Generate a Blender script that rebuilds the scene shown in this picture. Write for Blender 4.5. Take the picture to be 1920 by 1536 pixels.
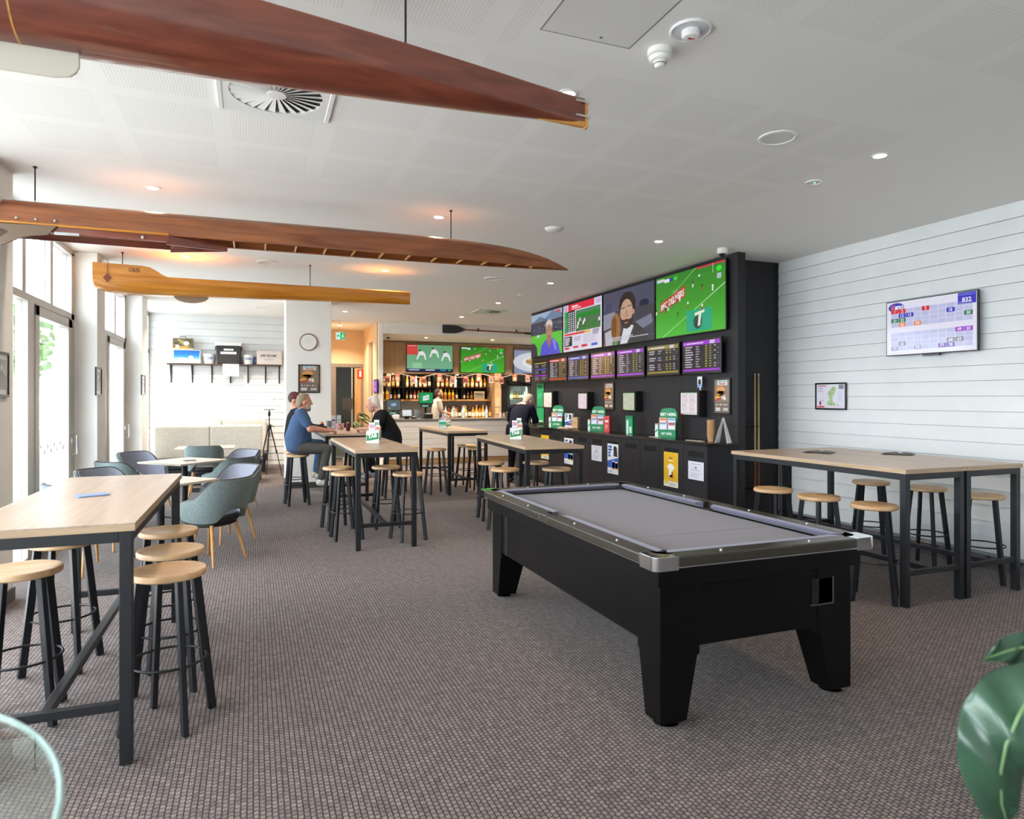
import bpy, bmesh, math, random
from mathutils import Vector, Matrix, Euler
random.seed(7)
for _o in list(bpy.data.objects):
    bpy.data.objects.remove(_o)
SC = bpy.context.scene
COL = SC.collection
PI = math.pi
# ------------------------------------------------------------ camera, world, exposure
FPX, EYE, HORIZON, VPX = 1253.0, 1.58, 747.0, 475.0      # focal length in px, eye height, horizon row, vanishing column (1920x1536 frame)
YAW = math.atan((960 - VPX) / FPX)
cam = bpy.data.cameras.new('camera')
cam.sensor_fit = 'HORIZONTAL'; cam.sensor_width = 36.0
cam.lens = 36.0 * FPX / 1920.0
cam.shift_y = -(768 - HORIZON) / 1920.0
cam.clip_start = 0.05; cam.clip_end = 200
cam.dof.use_dof = True; cam.dof.focus_distance = 6.0; cam.dof.aperture_fstop = 2.8
camo = bpy.data.objects.new('camera', cam); COL.objects.link(camo)
camo.location = (0, 0, EYE); camo.rotation_euler = (PI / 2, 0, -YAW)
SC.camera = camo
SC.view_settings.view_transform = 'Standard'
SC.view_settings.look = 'None'
SC.view_settings.gamma = 1.0
SC.view_settings.use_curve_mapping = False
SC.view_settings.exposure = 1.0
SCREEN = 0.42            # emission level of the screens at this exposure
DOWNLIGHT_W = 6.0       # watts of each recessed downlight
world = bpy.data.worlds.new('overcast_sky'); SC.world = world
world.use_nodes = True
_bg = world.node_tree.nodes['Background']
_bg.inputs[0].default_value = (0.86, 0.93, 1.0, 1); _bg.inputs[1].default_value = 5.2
# ------------------------------------------------------------ helpers
def lin(c):
    if isinstance(c, str):
        c = [int(c[i:i + 2], 16) / 255 for i in (0, 2, 4)]
        return tuple(x / 12.92 if x <= .04045 else ((x + .055) / 1.055) ** 2.4 for x in c)
    return tuple(c[:3])
class G:
    def __init__(s): s.v = []; s.f = []
    def add(s, vs, fs):
        b = len(s.v); s.v += [tuple(p) for p in vs]; s.f += [tuple(i + b for i in f) for f in fs]; return s
    def box(s, x0, y0, z0, x1, y1, z1):
        return s.add([(x0, y0, z0), (x1, y0, z0), (x1, y1, z0), (x0, y1, z0), (x0, y0, z1), (x1, y0, z1), (x1, y1, z1), (x0, y1, z1)],
                     [(0, 3, 2, 1), (4, 5, 6, 7), (0, 1, 5, 4), (1, 2, 6, 5), (2, 3, 7, 6), (3, 0, 4, 7)])
    def obox(s, c, size, rot=(0, 0, 0)):
        m = Euler(rot).to_matrix(); c = Vector(c); a, b, d = (q / 2 for q in size)
        return s.add([c + m @ Vector(q) for q in ((-a, -b, -d), (a, -b, -d), (a, b, -d), (-a, b, -d), (-a, -b, d), (a, -b, d), (a, b, d), (-a, b, d))],
                     [(0, 3, 2, 1), (4, 5, 6, 7), (0, 1, 5, 4), (1, 2, 6, 5), (2, 3, 7, 6), (3, 0, 4, 7)])
    def beam(s, p0, p1, w, h, up=(0, 0, 1), w1=None, h1=None):
        p0, p1 = Vector(p0), Vector(p1); d = (p1 - p0).normalized(); up = Vector(up)
        sx = d.cross(up)
        if sx.length < 1e-5: sx = d.cross(Vector((1, 0, 0)))
        sx.normalize(); uz = sx.cross(d)
        w1 = w if w1 is None else w1; h1 = h if h1 is None else h1
        r = []
        for p, a, b in ((p0, w, h), (p1, w1, h1)):
            r += [p + sx * (i * a / 2) + uz * (j * b / 2) for i, j in ((-1, -1), (1, -1), (1, 1), (-1, 1))]
        return s.add(r, [(0, 1, 2, 3), (7, 6, 5, 4), (0, 4, 5, 1), (1, 5, 6, 2), (2, 6, 7, 3), (3, 7, 4, 0)])
    def loft(s, rings, cap=True, closed=True):
        n = len(rings[0]); vs = [p for r in rings for p in r]; fs = []
        m = n if closed else n - 1
        for k in range(len(rings) - 1):
            for i in range(m):
                j = (i + 1) % n
                fs.append((k * n + i, k * n + j, (k + 1) * n + j, (k + 1) * n + i))
        if cap:
            fs.append(tuple(range(n - 1, -1, -1))); fs.append(tuple(range((len(rings) - 1) * n, len(rings) * n)))
        return s.add(vs, fs)
    def cyl(s, p0, p1, r0, r1=None, n=16, cap=True):
        p0, p1 = Vector(p0), Vector(p1); r1 = r0 if r1 is None else r1
        d = (p1 - p0).normalized(); a = d.orthogonal().normalized(); b = d.cross(a)
        rg = [[p + (a * math.cos(2 * PI * i / n) + b * math.sin(2 * PI * i / n)) * r for i in range(n)] for p, r in ((p0, r0), (p1, r1))]
        return s.loft(rg, cap)
    def lathe(s, prof, n=20, c=(0, 0, 0)):
        rg = [[(c[0] + r * math.cos(2 * PI * i / n), c[1] + r * math.sin(2 * PI * i / n), c[2] + z) for i in range(n)] for r, z in prof]
        return s.loft(rg, True)
    def tube(s, pts, r, n=8, closed=False):
        pts = [Vector(p) for p in pts]; m = len(pts); rg = []; a = None
        for i, p in enumerate(pts):
            q0 = pts[i - 1] if (i > 0 or closed) else p
            q1 = pts[(i + 1) % m] if (i < m - 1 or closed) else p
            d = (q1 - q0).normalized()
            if a is None: a = d.orthogonal().normalized()
            else: a = (a - d * a.dot(d)).normalized()
            b = d.cross(a); rr = r[i] if isinstance(r, (list, tuple)) else r
            rg.append([p + (a * math.cos(2 * PI * k / n) + b * math.sin(2 * PI * k / n)) * rr for k in range(n)])
        if closed: rg.append(rg[0]); return s.loft(rg, False)
        return s.loft(rg, True)
    def ell(s, c, r, n=14, m=9, rot=None):
        c = Vector(c); R = Euler(rot).to_matrix() if rot else Matrix.Identity(3)
        r = (r, r, r) if not isinstance(r, (tuple, list)) else r
        rg = []
        for k in range(m + 1):
            a = -PI / 2 + PI * k / m; cr = max(math.cos(a), 0.02)
            rg.append([c + R @ Vector((r[0] * cr * math.cos(2 * PI * i / n), r[1] * cr * math.sin(2 * PI * i / n), r[2] * math.sin(a))) for i in range(n)])
        return s.loft(rg, True)
    def caps(s, p0, p1, r0, r1=None, n=12):
        r1 = r0 if r1 is None else r1
        p0, p1 = Vector(p0), Vector(p1); d = p1 - p0; L = max(d.length, 1e-4); d = d / L; a = d.orthogonal().normalized(); b = d.cross(a)
        prof = [(-r0 * math.sin(t), r0 * max(math.cos(t), .05)) for t in (1.5, 1.0, .5)] + [(0, r0), (L, r1)] + [(L + r1 * math.sin(t), r1 * max(math.cos(t), .05)) for t in (.5, 1.0, 1.5)]
        return s.loft([[p0 + d * h + (a * math.cos(2 * PI * i / n) + b * math.sin(2 * PI * i / n)) * r for i in range(n)] for h, r in prof], True)
    def prism(s, poly, a, b, axis='z'):
        def P(u, v, w): return {'z': (u, v, w), 'y': (u, w, v), 'x': (w, u, v)}[axis]
        n = len(poly)
        return s.add([P(u, v, a) for u, v in poly] + [P(u, v, b) for u, v in poly],
                     [tuple(range(n - 1, -1, -1)), tuple(range(n, 2 * n))] + [(i, (i + 1) % n, n + (i + 1) % n, n + i) for i in range(n)])
    def xf(s, M, start=0):
        s.v = s.v[:start] + [tuple(M @ Vector(p)) for p in s.v[start:]]; return s
def rrect(w, h, r, n=4, cx=0, cy=0):
    out = []
    for sx, sy, a0 in ((1, 1, 0), (-1, 1, PI / 2), (-1, -1, PI), (1, -1, 1.5 * PI)):
        for k in range(n + 1):
            a = a0 + PI / 2 * k / n
            out.append((cx + sx * (w / 2 - r) + r * math.cos(a), cy + sy * (h / 2 - r) + r * math.sin(a)))
    return out
def mesh_of(name, g, recalc=True):
    me = bpy.data.meshes.new(name); me.from_pydata(g.v, [], g.f)
    if recalc:
        bm = bmesh.new(); bm.from_mesh(me); bmesh.ops.recalc_face_normals(bm, faces=bm.faces); bm.to_mesh(me); bm.free()
    return me
def put(name, data, parent=None, loc=(0, 0, 0), rz=0, rot=None):
    o = bpy.data.objects.new(name, data); COL.objects.link(o); o.parent = parent
    o.location = loc; o.rotation_euler = rot if rot else (0, 0, rz)
    return o
def obj(name, g, mat, parent=None, smooth=None, bevel=0, seg=2, loc=(0, 0, 0), rz=0, rot=None):
    me = mesh_of(name, g)
    if mat: me.materials.append(mat)
    if smooth is not None:
        for p in me.polygons: p.use_smooth = True
        me.set_sharp_from_angle(angle=math.radians(smooth))
    o = put(name, me, parent, loc, rz, rot)
    if bevel:
        m = o.modifiers.new('bevel', 'BEVEL'); m.width = bevel; m.segments = seg; m.limit_method = 'ANGLE'; m.angle_limit = math.radians(40)
    return o
def tag(o, label=None, cat=None, group=None, kind=None):
    if label: o['label'] = label
    if cat: o['category'] = cat
    if group: o['group'] = group
    if kind: o['kind'] = kind
    return o
def thing(name, label, cat, loc=(0, 0, 0), rz=0, group=None, rot=None):
    return tag(put(name, None, None, loc, rz, rot), label, cat, group)
def struct(name, g, mat, label=None, cat=None, smooth=None, bevel=0, parent=None):
    o = obj(name, g, mat, parent, smooth, bevel)
    if parent is None: tag(o, label, cat, None, 'structure')
    return o
KIDS = {}
def kids(o): return [c for c in bpy.data.objects if c.parent == o]
def snapshot(root): return (root, [(c, kids(c)) for c in kids(root)])
def dup(snap, loc, rz=0, label=None, group=None, skip=()):
    root, ch = snap
    r = root.copy(); COL.objects.link(r); r.location = loc; r.rotation_euler = (0, 0, rz)
    if label: r['label'] = label
    if group: r['group'] = group
    for c, gs in ch:
        if c.name.split('.')[0] in skip: continue
        d = c.copy(); COL.objects.link(d); d.parent = r
        for g in gs:
            e = g.copy(); COL.objects.link(e); e.parent = d
    return r
# pixel (1920x1536) -> point on a plane
def _ray(x, y):
    l = (x - 960) / FPX; c, s = math.cos(YAW), math.sin(YAW)
    return Vector((l * c + s, -l * s + c, (HORIZON - y) / FPX))
def onZ(x, y, z=0.0):
    r = _ray(x, y); return Vector((0, 0, EYE)) + r * ((z - EYE) / r.z)
def onX(x, y, X):
    r = _ray(x, y); return Vector((0, 0, EYE)) + r * (X / r.x)
def onY(x, y, Y):
    r = _ray(x, y); return Vector((0, 0, EYE)) + r * (Y / r.y)
# ------------------------------------------------------------ materials
MATS = {}
def _new(name):
    m = bpy.data.materials.new(name); m.use_nodes = True
    nt = m.node_tree; return m, nt, nt.nodes['Principled BSDF']
def M(name, col='cccccc', rough=.5, metal=0, spec=.5, var=0, vscale=8, bump=0, bscale=60, coat=0, emit=0, sheen=0, trans=0, stretch=None, col2=None):
    if name in MATS: return MATS[name]
    m, nt, b = _new(name); c = lin(col)
    b.inputs['Base Color'].default_value = (*c, 1); b.inputs['Roughness'].default_value = rough
    b.inputs['Metallic'].default_value = metal; b.inputs['Specular IOR Level'].default_value = spec
    b.inputs['Coat Weight'].default_value = coat; b.inputs['Coat Roughness'].default_value = .08
    b.inputs['Sheen Weight'].default_value = sheen
    b.inputs['Transmission Weight'].default_value = trans
    if emit: b.inputs['Emission Color'].default_value = (*c, 1); b.inputs['Emission Strength'].default_value = emit
    if var or bump:
        tc = nt.nodes.new('ShaderNodeTexCoord'); mp = nt.nodes.new('ShaderNodeMapping')
        nt.links.new(tc.outputs['Object'], mp.inputs[0])
        if stretch: mp.inputs['Scale'].default_value = stretch
    if var:
        n = nt.nodes.new('ShaderNodeTexNoise'); n.inputs['Scale'].default_value = vscale; n.inputs['Detail'].default_value = 5
        nt.links.new(mp.outputs[0], n.inputs['Vector'])
        r = nt.nodes.new('ShaderNodeValToRGB'); d = lin(col2) if col2 else tuple(x * (1 - var) for x in c)
        r.color_ramp.elements[0].position = .3; r.color_ramp.elements[1].position = .7
        r.color_ramp.elements[0].color = (*d, 1); r.color_ramp.elements[1].color = (*(c if col2 else tuple(min(1, x * (1 + var * .6)) for x in c)), 1)
        nt.links.new(n.outputs['Fac'], r.inputs[0]); nt.links.new(r.outputs[0], b.inputs['Base Color'])
    if bump:
        n2 = nt.nodes.new('ShaderNodeTexNoise'); n2.inputs['Scale'].default_value = bscale; n2.inputs['Detail'].default_value = 4
        nt.links.new(mp.outputs[0], n2.inputs['Vector'])
        bp = nt.nodes.new('ShaderNodeBump'); bp.inputs['Strength'].default_value = bump; bp.inputs['Distance'].default_value = .004
        nt.links.new(n2.outputs['Fac'], bp.inputs['Height']); nt.links.new(bp.outputs[0], b.inputs['Normal'])
    MATS[name] = m; return m
def wood(name, c1, c2, scale=(1, 12, 12), rough=.45, coat=0, fig=3.0, fine=True, spec=.5):
    """streaky timber; the grain runs along the axis with the smallest scale"""
    if name in MATS: return MATS[name]
    m, nt, b = _new(name)
    tc = nt.nodes.new('ShaderNodeTexCoord'); mp = nt.nodes.new('ShaderNodeMapping'); mp.inputs['Scale'].default_value = scale
    nt.links.new(tc.outputs['Object'], mp.inputs[0])
    oi = nt.nodes.new('ShaderNodeObjectInfo'); mu = nt.nodes.new('ShaderNodeMath'); mu.operation = 'MULTIPLY'; mu.inputs[1].default_value = 37
    nt.links.new(oi.outputs['Random'], mu.inputs[0])
    cb = nt.nodes.new('ShaderNodeCombineXYZ')
    for i in range(3): nt.links.new(mu.outputs[0], cb.inputs[i])
    nt.links.new(cb.outputs[0], mp.inputs['Location'])
    n = nt.nodes.new('ShaderNodeTexNoise'); n.inputs['Scale'].default_value = fig; n.inputs['Detail'].default_value = 8; n.inputs['Distortion'].default_value = .6
    nt.links.new(mp.outputs[0], n.inputs['Vector'])
    r = nt.nodes.new('ShaderNodeValToRGB')
    r.color_ramp.elements[0].position = .32; r.color_ramp.elements[0].color = (*lin(c1), 1)
    r.color_ramp.elements[1].position = .68; r.color_ramp.elements[1].color = (*lin(c2), 1)
    nt.links.new(n.outputs['Fac'], r.inputs[0]); nt.links.new(r.outputs[0], b.inputs['Base Color'])
    b.inputs['Roughness'].default_value = rough; b.inputs['Coat Weight'].default_value = coat; b.inputs['Coat Roughness'].default_value = .08
    b.inputs['Specular IOR Level'].default_value = spec
    MATS[name] = m; return m
def attr_mat(name, emit):
    m, nt, b = _new(name); a = nt.nodes.new('ShaderNodeAttribute'); a.attribute_name = 'Col'
    if emit:
        b.inputs['Base Color'].default_value = (.01, .01, .012, 1); b.inputs['Roughness'].default_value = .12
        nt.links.new(a.outputs['Color'], b.inputs['Emission Color']); b.inputs['Emission Strength'].default_value = SCREEN
    else:
        nt.links.new(a.outputs['Color'], b.inputs['Base Color']); b.inputs['Roughness'].default_value = .55
    MATS[name] = m; return m
SCREENMAT = attr_mat('screen_picture', True); PRINTMAT = attr_mat('printed_paper', False)
GLOSSPRINT = attr_mat('printed_gloss', False); GLOSSPRINT.node_tree.nodes['Principled BSDF'].inputs['Roughness'].default_value = .22
def glass_mat(name, tint=(1, 1, 1), refl=1.0, rough=0.0):
    m, nt, b = _new(name); nt.nodes.remove(b); out = nt.nodes['Material Output']
    t = nt.nodes.new('ShaderNodeBsdfTransparent'); t.inputs[0].default_value = (*tint, 1)
    g = nt.nodes.new('ShaderNodeBsdfGlossy'); g.inputs['Roughness'].default_value = rough
    f = nt.nodes.new('ShaderNodeFresnel')
    ge = nt.nodes.new('ShaderNodeNewGeometry'); ir = nt.nodes.new('ShaderNodeMapRange'); ir.inputs['To Min'].default_value = 1.5; ir.inputs['To Max'].default_value = 1 / 1.5   # same pane from both sides
    nt.links.new(ge.outputs['Backfacing'], ir.inputs['Value']); nt.links.new(ir.outputs[0], f.inputs[0])
    k = nt.nodes.new('ShaderNodeMath'); k.operation = 'MULTIPLY'; k.inputs[1].default_value = refl; nt.links.new(f.outputs[0], k.inputs[0])
    mx = nt.nodes.new('ShaderNodeMixShader'); nt.links.new(k.outputs[0], mx.inputs[0]); nt.links.new(t.outputs[0], mx.inputs[1]); nt.links.new(g.outputs[0], mx.inputs[2])
    nt.links.new(mx.outputs[0], out.inputs[0]); MATS[name] = m; return m
_TXT = {}
def text_geo(s, bold=0.0):
    k = (s, bold)
    if k in _TXT: return _TXT[k]
    cu = bpy.data.curves.new('t', 'FONT'); cu.body = s; cu.size = 1; cu.offset = bold; cu.resolution_u = 3
    o = bpy.data.objects.new('t', cu); COL.objects.link(o)
    dg = bpy.context.evaluated_depsgraph_get(); me = bpy.data.meshes.new_from_object(o.evaluated_get(dg))
    vs = [tuple(v.co) for v in me.vertices]; fs = [tuple(p.vertices) for p in me.polygons]
    bpy.data.objects.remove(o); bpy.data.curves.remove(cu); bpy.data.meshes.remove(me)
    if vs:
        x0 = min(v[0] for v in vs); x1 = max(v[0] for v in vs); y0 = min(v[1] for v in vs); y1 = max(v[1] for v in vs)
        vs = [((v[0] - x0), v[1] - y0) for v in vs]; r = (vs, fs, x1 - x0, y1 - y0)
    else: r = ([], [], 1, 1)
    _TXT[k] = r; return r
class Canvas:
    """flat print: coloured polygons in the local XZ plane facing -Y; origin at the lower left"""
    def __init__(s, w, h, bg=None, eps=.0005): s.w, s.h = w, h; s.v = []; s.f = []; s.c = []; s.l = 0; s.eps = eps; (bg is not None) and s.rect(0, 0, 1, 1, bg)
    def _add(s, pts, fs, col):
        b = len(s.v); y = -s.l * s.eps
        s.v += [(u * s.w, y, v * s.h) for u, v in pts]; s.f += [tuple(i + b for i in f) for f in fs]; s.c += [lin(col)] * len(fs)
    def up(s): s.l += 1; return s
    def rect(s, u0, v0, u1, v1, col): s._add([(u0, v0), (u1, v0), (u1, v1), (u0, v1)], [(0, 1, 2, 3)], col); return s
    def poly(s, pts, col): s._add(pts, [tuple(range(len(pts)))], col); return s
    def ell(s, cu, cv, ru, rv, col, n=20): return s.poly([(cu + ru * math.cos(2 * PI * i / n), cv + rv * math.sin(2 * PI * i / n)) for i in range(n)], col)
    def text(s, t, u, v, hh, col, align='l', bold=.02, maxw=None, shear=0, fillw=None):
        vs, fs, tw, th = text_geo(t, bold)
        if not vs: return s
        kv = hh / th; ku = kv * s.h / s.w
        if fillw: ku = fillw / tw
        elif maxw and tw * ku > maxw: ku = maxw / tw
        ox = {'l': u, 'c': u - tw * ku / 2, 'r': u - tw * ku}[align]
        s._add([(ox + x * ku + shear * y * kv * s.h / s.w, v + y * kv) for x, y in vs], fs, col); return s
    def scribble(s, u0, v0, u1, v1, rows, col, fill=.7, seed=0):
        rnd = random.Random(seed); h = (v1 - v0) / rows
        for i in range(rows):
            w = (u1 - u0) * rnd.uniform(.6, 1); y = v1 - (i + 1) * h
            s.rect(u0, y + h * (1 - fill) / 2, u0 + w, y + h * (1 + fill) / 2, col)
        return s
    def build(s, name, mat, parent=None, loc=(0, 0, 0), rz=0, rot=None):
        me = bpy.data.meshes.new(name); me.from_pydata(s.v, [], s.f)
        ca = me.color_attributes.new('Col', 'FLOAT_COLOR', 'CORNER'); i = 0
        for p, c in zip(me.polygons, s.c):
            for k in p.loop_indices: ca.data[k].color = (*c, 1)
        me.materials.append(mat)
        return put(name, me, parent, loc, rz, rot)
# ------------------------------------------------------------ structure materials
CEIL = 3.34; XL, XW, XR = -1.76, -2.05, 6.37; YBK = 15.55; YBAR = 17.6
def carpet_mat():
    m, nt, b = _new('loop_carpet'); N = nt.nodes.new; L = nt.links.new
    tc = N('ShaderNodeTexCoord'); mp = N('ShaderNodeMapping'); mp.inputs['Rotation'].default_value = (0, 0, PI / 2); L(tc.outputs['Object'], mp.inputs[0])
    br = N('ShaderNodeTexBrick'); br.inputs['Scale'].default_value = 1.0; br.inputs['Brick Width'].default_value = .026; br.inputs['Row Height'].default_value = .0225
    br.inputs['Mortar Size'].default_value = .0027; br.inputs['Mortar Smooth'].default_value = .15; br.inputs['Bias'].default_value = 0; br.offset = .37; br.squash = 1.0
    br.inputs['Color1'].default_value = (*lin('93867e'), 1); br.inputs['Color2'].default_value = (*lin('7a6d69'), 1); br.inputs['Mortar'].default_value = (*lin('1a1417'), 1)
    L(mp.outputs[0], br.inputs['Vector'])
    n = N('ShaderNodeTexNoise'); n.inputs['Scale'].default_value = 210; n.inputs['Detail'].default_value = 3; L(tc.outputs['Object'], n.inputs['Vector'])
    n3 = N('ShaderNodeTexNoise'); n3.inputs['Scale'].default_value = 22; n3.inputs['Detail'].default_value = 4; L(tc.outputs['Object'], n3.inputs['Vector'])
    r = N('ShaderNodeValToRGB'); r.color_ramp.elements[0].position = .36; r.color_ramp.elements[1].position = .66
    r.color_ramp.elements[0].color = (.38, .36, .37, 1); r.color_ramp.elements[1].color = (1.3, 1.26, 1.24, 1); L(n.outputs['Fac'], r.inputs[0])
    r3 = N('ShaderNodeValToRGB'); r3.color_ramp.elements[0].position = .35; r3.color_ramp.elements[1].position = .65
    r3.color_ramp.elements[0].color = (.82, .8, .8, 1); r3.color_ramp.elements[1].color = (1.12, 1.1, 1.08, 1); L(n3.outputs['Fac'], r3.inputs[0])
    x = N('ShaderNodeMix'); x.data_type = 'RGBA'; x.blend_type = 'MULTIPLY'; x.inputs[0].default_value = 1; L(br.outputs['Color'], x.inputs[6]); L(r.outputs[0], x.inputs[7])
    x2 = N('ShaderNodeMix'); x2.data_type = 'RGBA'; x2.blend_type = 'MULTIPLY'; x2.inputs[0].default_value = 1; L(x.outputs[2], x2.inputs[6]); L(r3.outputs[0], x2.inputs[7])
    L(x2.outputs[2], b.inputs['Base Color']); b.inputs['Roughness'].default_value = .95; b.inputs['Specular IOR Level'].default_value = .1
    b.inputs['Sheen Weight'].default_value = .15
    inv = N('ShaderNodeMath'); inv.operation = 'SUBTRACT'; inv.inputs[0].default_value = 1; L(br.outputs['Fac'], inv.inputs[1])
    ad = N('ShaderNodeMath'); ad.operation = 'MULTIPLY_ADD'; ad.inputs[1].default_value = .35; L(n.outputs['Fac'], ad.inputs[0]); L(inv.outputs[0], ad.inputs[2])
    bp = N('ShaderNodeBump'); bp.inputs['Strength'].default_value = .8; bp.inputs['Distance'].default_value = .005; L(ad.outputs[0], bp.inputs['Height']); L(bp.outputs[0], b.inputs['Normal'])
    return m
def ceiling_mat():
    m, nt, b = _new('perforated_plasterboard'); N = nt.nodes.new; L = nt.links.new
    tc = N('ShaderNodeTexCoord'); sp = N('ShaderNodeSeparateXYZ'); L(tc.outputs['Object'], sp.inputs[0])
    def mth(op, a, bb=None, c=None):
        n = N('ShaderNodeMath'); n.operation = op
        for i, q in enumerate((a, bb, c)):
            if q is None: continue
            if isinstance(q, (int, float)): n.inputs[i].default_value = q
            else: L(q, n.inputs[i])
        return n.outputs[0]
    X, Y = sp.outputs[0], sp.outputs[1]
    def block(c, start, per, size):
        return mth('LESS_THAN', mth('FLOORED_MODULO', mth('SUBTRACT', c, start), per), size)
    bl = mth('MULTIPLY', block(X, -.755, .625, .51), block(Y, 4.43, .61, .5))
    plain = mth('MULTIPLY', mth('MULTIPLY', mth('GREATER_THAN', X, 1.2), mth('GREATER_THAN', Y, 2.45)), mth('LESS_THAN', Y, 3.2))
    zone = mth('MULTIPLY', mth('MULTIPLY', mth('LESS_THAN', Y, 5.6), mth('LESS_THAN', X, 4.1)), mth('MULTIPLY', mth('GREATER_THAN', X, -1.4), mth('SUBTRACT', 1, plain)))
    pch = .0172
    fx = mth('SUBTRACT', mth('FLOORED_MODULO', X, pch), pch / 2); fy = mth('SUBTRACT', mth('FLOORED_MODULO', Y, pch), pch / 2)
    dd = mth('SQRT', mth('ADD', mth('MULTIPLY', fx, fx), mth('MULTIPLY', fy, fy)))
    hole = mth('MULTIPLY', mth('MULTIPLY', mth('LESS_THAN', dd, .0034), bl), zone)
    mx = N('ShaderNodeMix'); mx.data_type = 'RGBA'; L(hole, mx.inputs[0]); mx.inputs[6].default_value = (*lin('f0eeea'), 1); mx.inputs[7].default_value = (*lin('cfcdc9'), 1)
    L(mx.outputs[2], b.inputs['Base Color']); b.inputs['Roughness'].default_value = .75; b.inputs['Specular IOR Level'].default_value = .2
    return m
M_WHITE = M('white_paint', 'f3efe8', .6, spec=.3, var=.03, vscale=3)
M_BOARD = M('white_weatherboard', 'e6e8e8', .5, spec=.3, var=.035, vscale=3, bump=.1, bscale=40)
M_BEIGE = M('beige_paint', 'd9bf9d', .7, spec=.2)
M_BLACKP = M('black_laminate', '26262a', .55, spec=.35, var=.12, vscale=300)
M_BLACKEDGE = M('black_matt', '151517', .5, spec=.3)
M_ALU = M('champagne_aluminium', 'c2bbb3', .4, .3)
M_CHROME = M('polished_steel', 'e2e4e8', .12, 1)
M_DARKSKIRT = M('dark_skirting', '4a4340', .5)
M_PANE = glass_mat('window_glass', (.93, .96, .97))
M_OAKPANEL = wood('oak_veneer_panel', 'b08c66', 'c9a67e', (14, 14, .7), .5, fig=2.2)
M_PAVING = M('pale_paving', 'c9c6c0', .8, var=.1, vscale=2)
# ------------------------------------------------------------ shell
struct('floor', G().box(-2.15, -5, -.05, 9.2, 18.2, 0), carpet_mat(), 'taupe loop pile carpet with a fine ribbed grid', 'floor')
struct('ceiling', G().box(-2.15, -5, CEIL, 9.2, 18.2, CEIL + .08), ceiling_mat(), 'white plasterboard ceiling with squares of fine perforation', 'ceiling')
struct('wall_behind', G().box(-2.15, -5.1, 0, XR + .1, -4.95, CEIL), M_WHITE, 'plain white wall at the near end of the room', 'wall')
def boards(parent, n0, z0, z1, pitch, a0, a1, face, axis, mat=None, proud=.018, gap=.0035):
    """lapped horizontal boards; axis 'x': wall facing -X at X=face, boards run along Y a0..a1; axis 'y': wall facing -Y at Y=face"""
    z = z1
    while z > z0 + .02:
        zb = max(z - pitch, z0)
        prof = [(0, z), (-.004, z - .001), (-proud, zb + gap), (-proud + .004, zb + gap - .001), (0, zb + gap)]
        if axis == 'x': g = G().loft([[(face + p, a, q) for p, q in prof] for a in (a0, a1)])
        else: g = G().loft([[(a, face + p, q) for p, q in prof] for a in (a0, a1)])
        obj('plank', g, mat or M_BOARD, parent)
        z = zb
wr = struct('wall_right', G().box(XR, -4.95, 0, XR + .12, 6.86, CEIL), M('board_backing', '8f9496', .8), 'white lapped board wall behind the double bar table', 'wall')
boards(wr, 0, .13, CEIL, .145, -4.95, 6.84, XR, 'x')
tag(obj('baseboard_right', G().box(XR - .022, -4.9, 0.0, XR, 6.84, .125), M_CHROME, None, bevel=.003), 'polished steel skirting along the white board wall', 'baseboard', kind='structure')
wb = struct('wall_back', G().box(-2.15, YBK, 0, 1.55, YBK + .12, CEIL), M('board_backing'), 'white lapped board wall behind the banquette seats', 'wall')
boards(wb, 0, .13, CEIL, .148, -2.05, 1.55, YBK, 'y')
tag(obj('baseboard_back', G().box(-2.0, YBK - .024, 0, 1.5, YBK, .125), M_CHROME, None, bevel=.003), 'steel skirting along the board wall behind the tripod', 'baseboard', kind='structure')
# column with clock
struct('column', G().box(.53, 12.3, 0, 1.30, 13.0, CEIL), M_WHITE, 'square cream column carrying the clock', 'column', bevel=.006)
tag(obj('baseboard_column', G().box(.52, 12.285, 0, 1.31, 13.01, .1), M_DARKSKIRT, None), 'dark skirting round the cream column', 'baseboard', kind='structure')
# corridor
struct('wall_corridor', G().box(1.45, YBK + .12, 0, 1.55, 17.55, CEIL).box(1.45, 17.55, 2.47, 2.70, 17.65, CEIL).box(1.45, 17.55, 0, 1.80, 17.65, 2.47), M_BEIGE, 'beige corridor wall around the glass door', 'wall')
struct('wall_corridor_side', G().box(2.66, 15.55, 2.95, 2.75, 17.6, CEIL).box(2.66, 16.75, 0, 2.75, 17.6, 2.95).box(2.66, 15.55, 0, 2.75, 16.1, 2.95), M_BEIGE, 'beige corridor side wall beside the bar opening', 'wall')
struct('wall_beyond', G().box(1.2, 19.4, 0, 3.4, 19.5, CEIL).box(1.2, 17.7, 0, 1.3, 19.4, CEIL).box(3.3, 17.7, 0, 3.4, 19.4, CEIL), M('grey_green_paint', 'a3a598', .7), 'grey wall of the room beyond the glass door', 'wall')
struct('floor_beyond', G().box(1.2, 18.2, -.05, 3.4, 19.5, 0).box(1.2, 17.7, CEIL, 3.4, 19.5, CEIL + .05), M('grey_green_paint'), 'floor and ceiling of the room beyond the glass door', 'floor')
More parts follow.
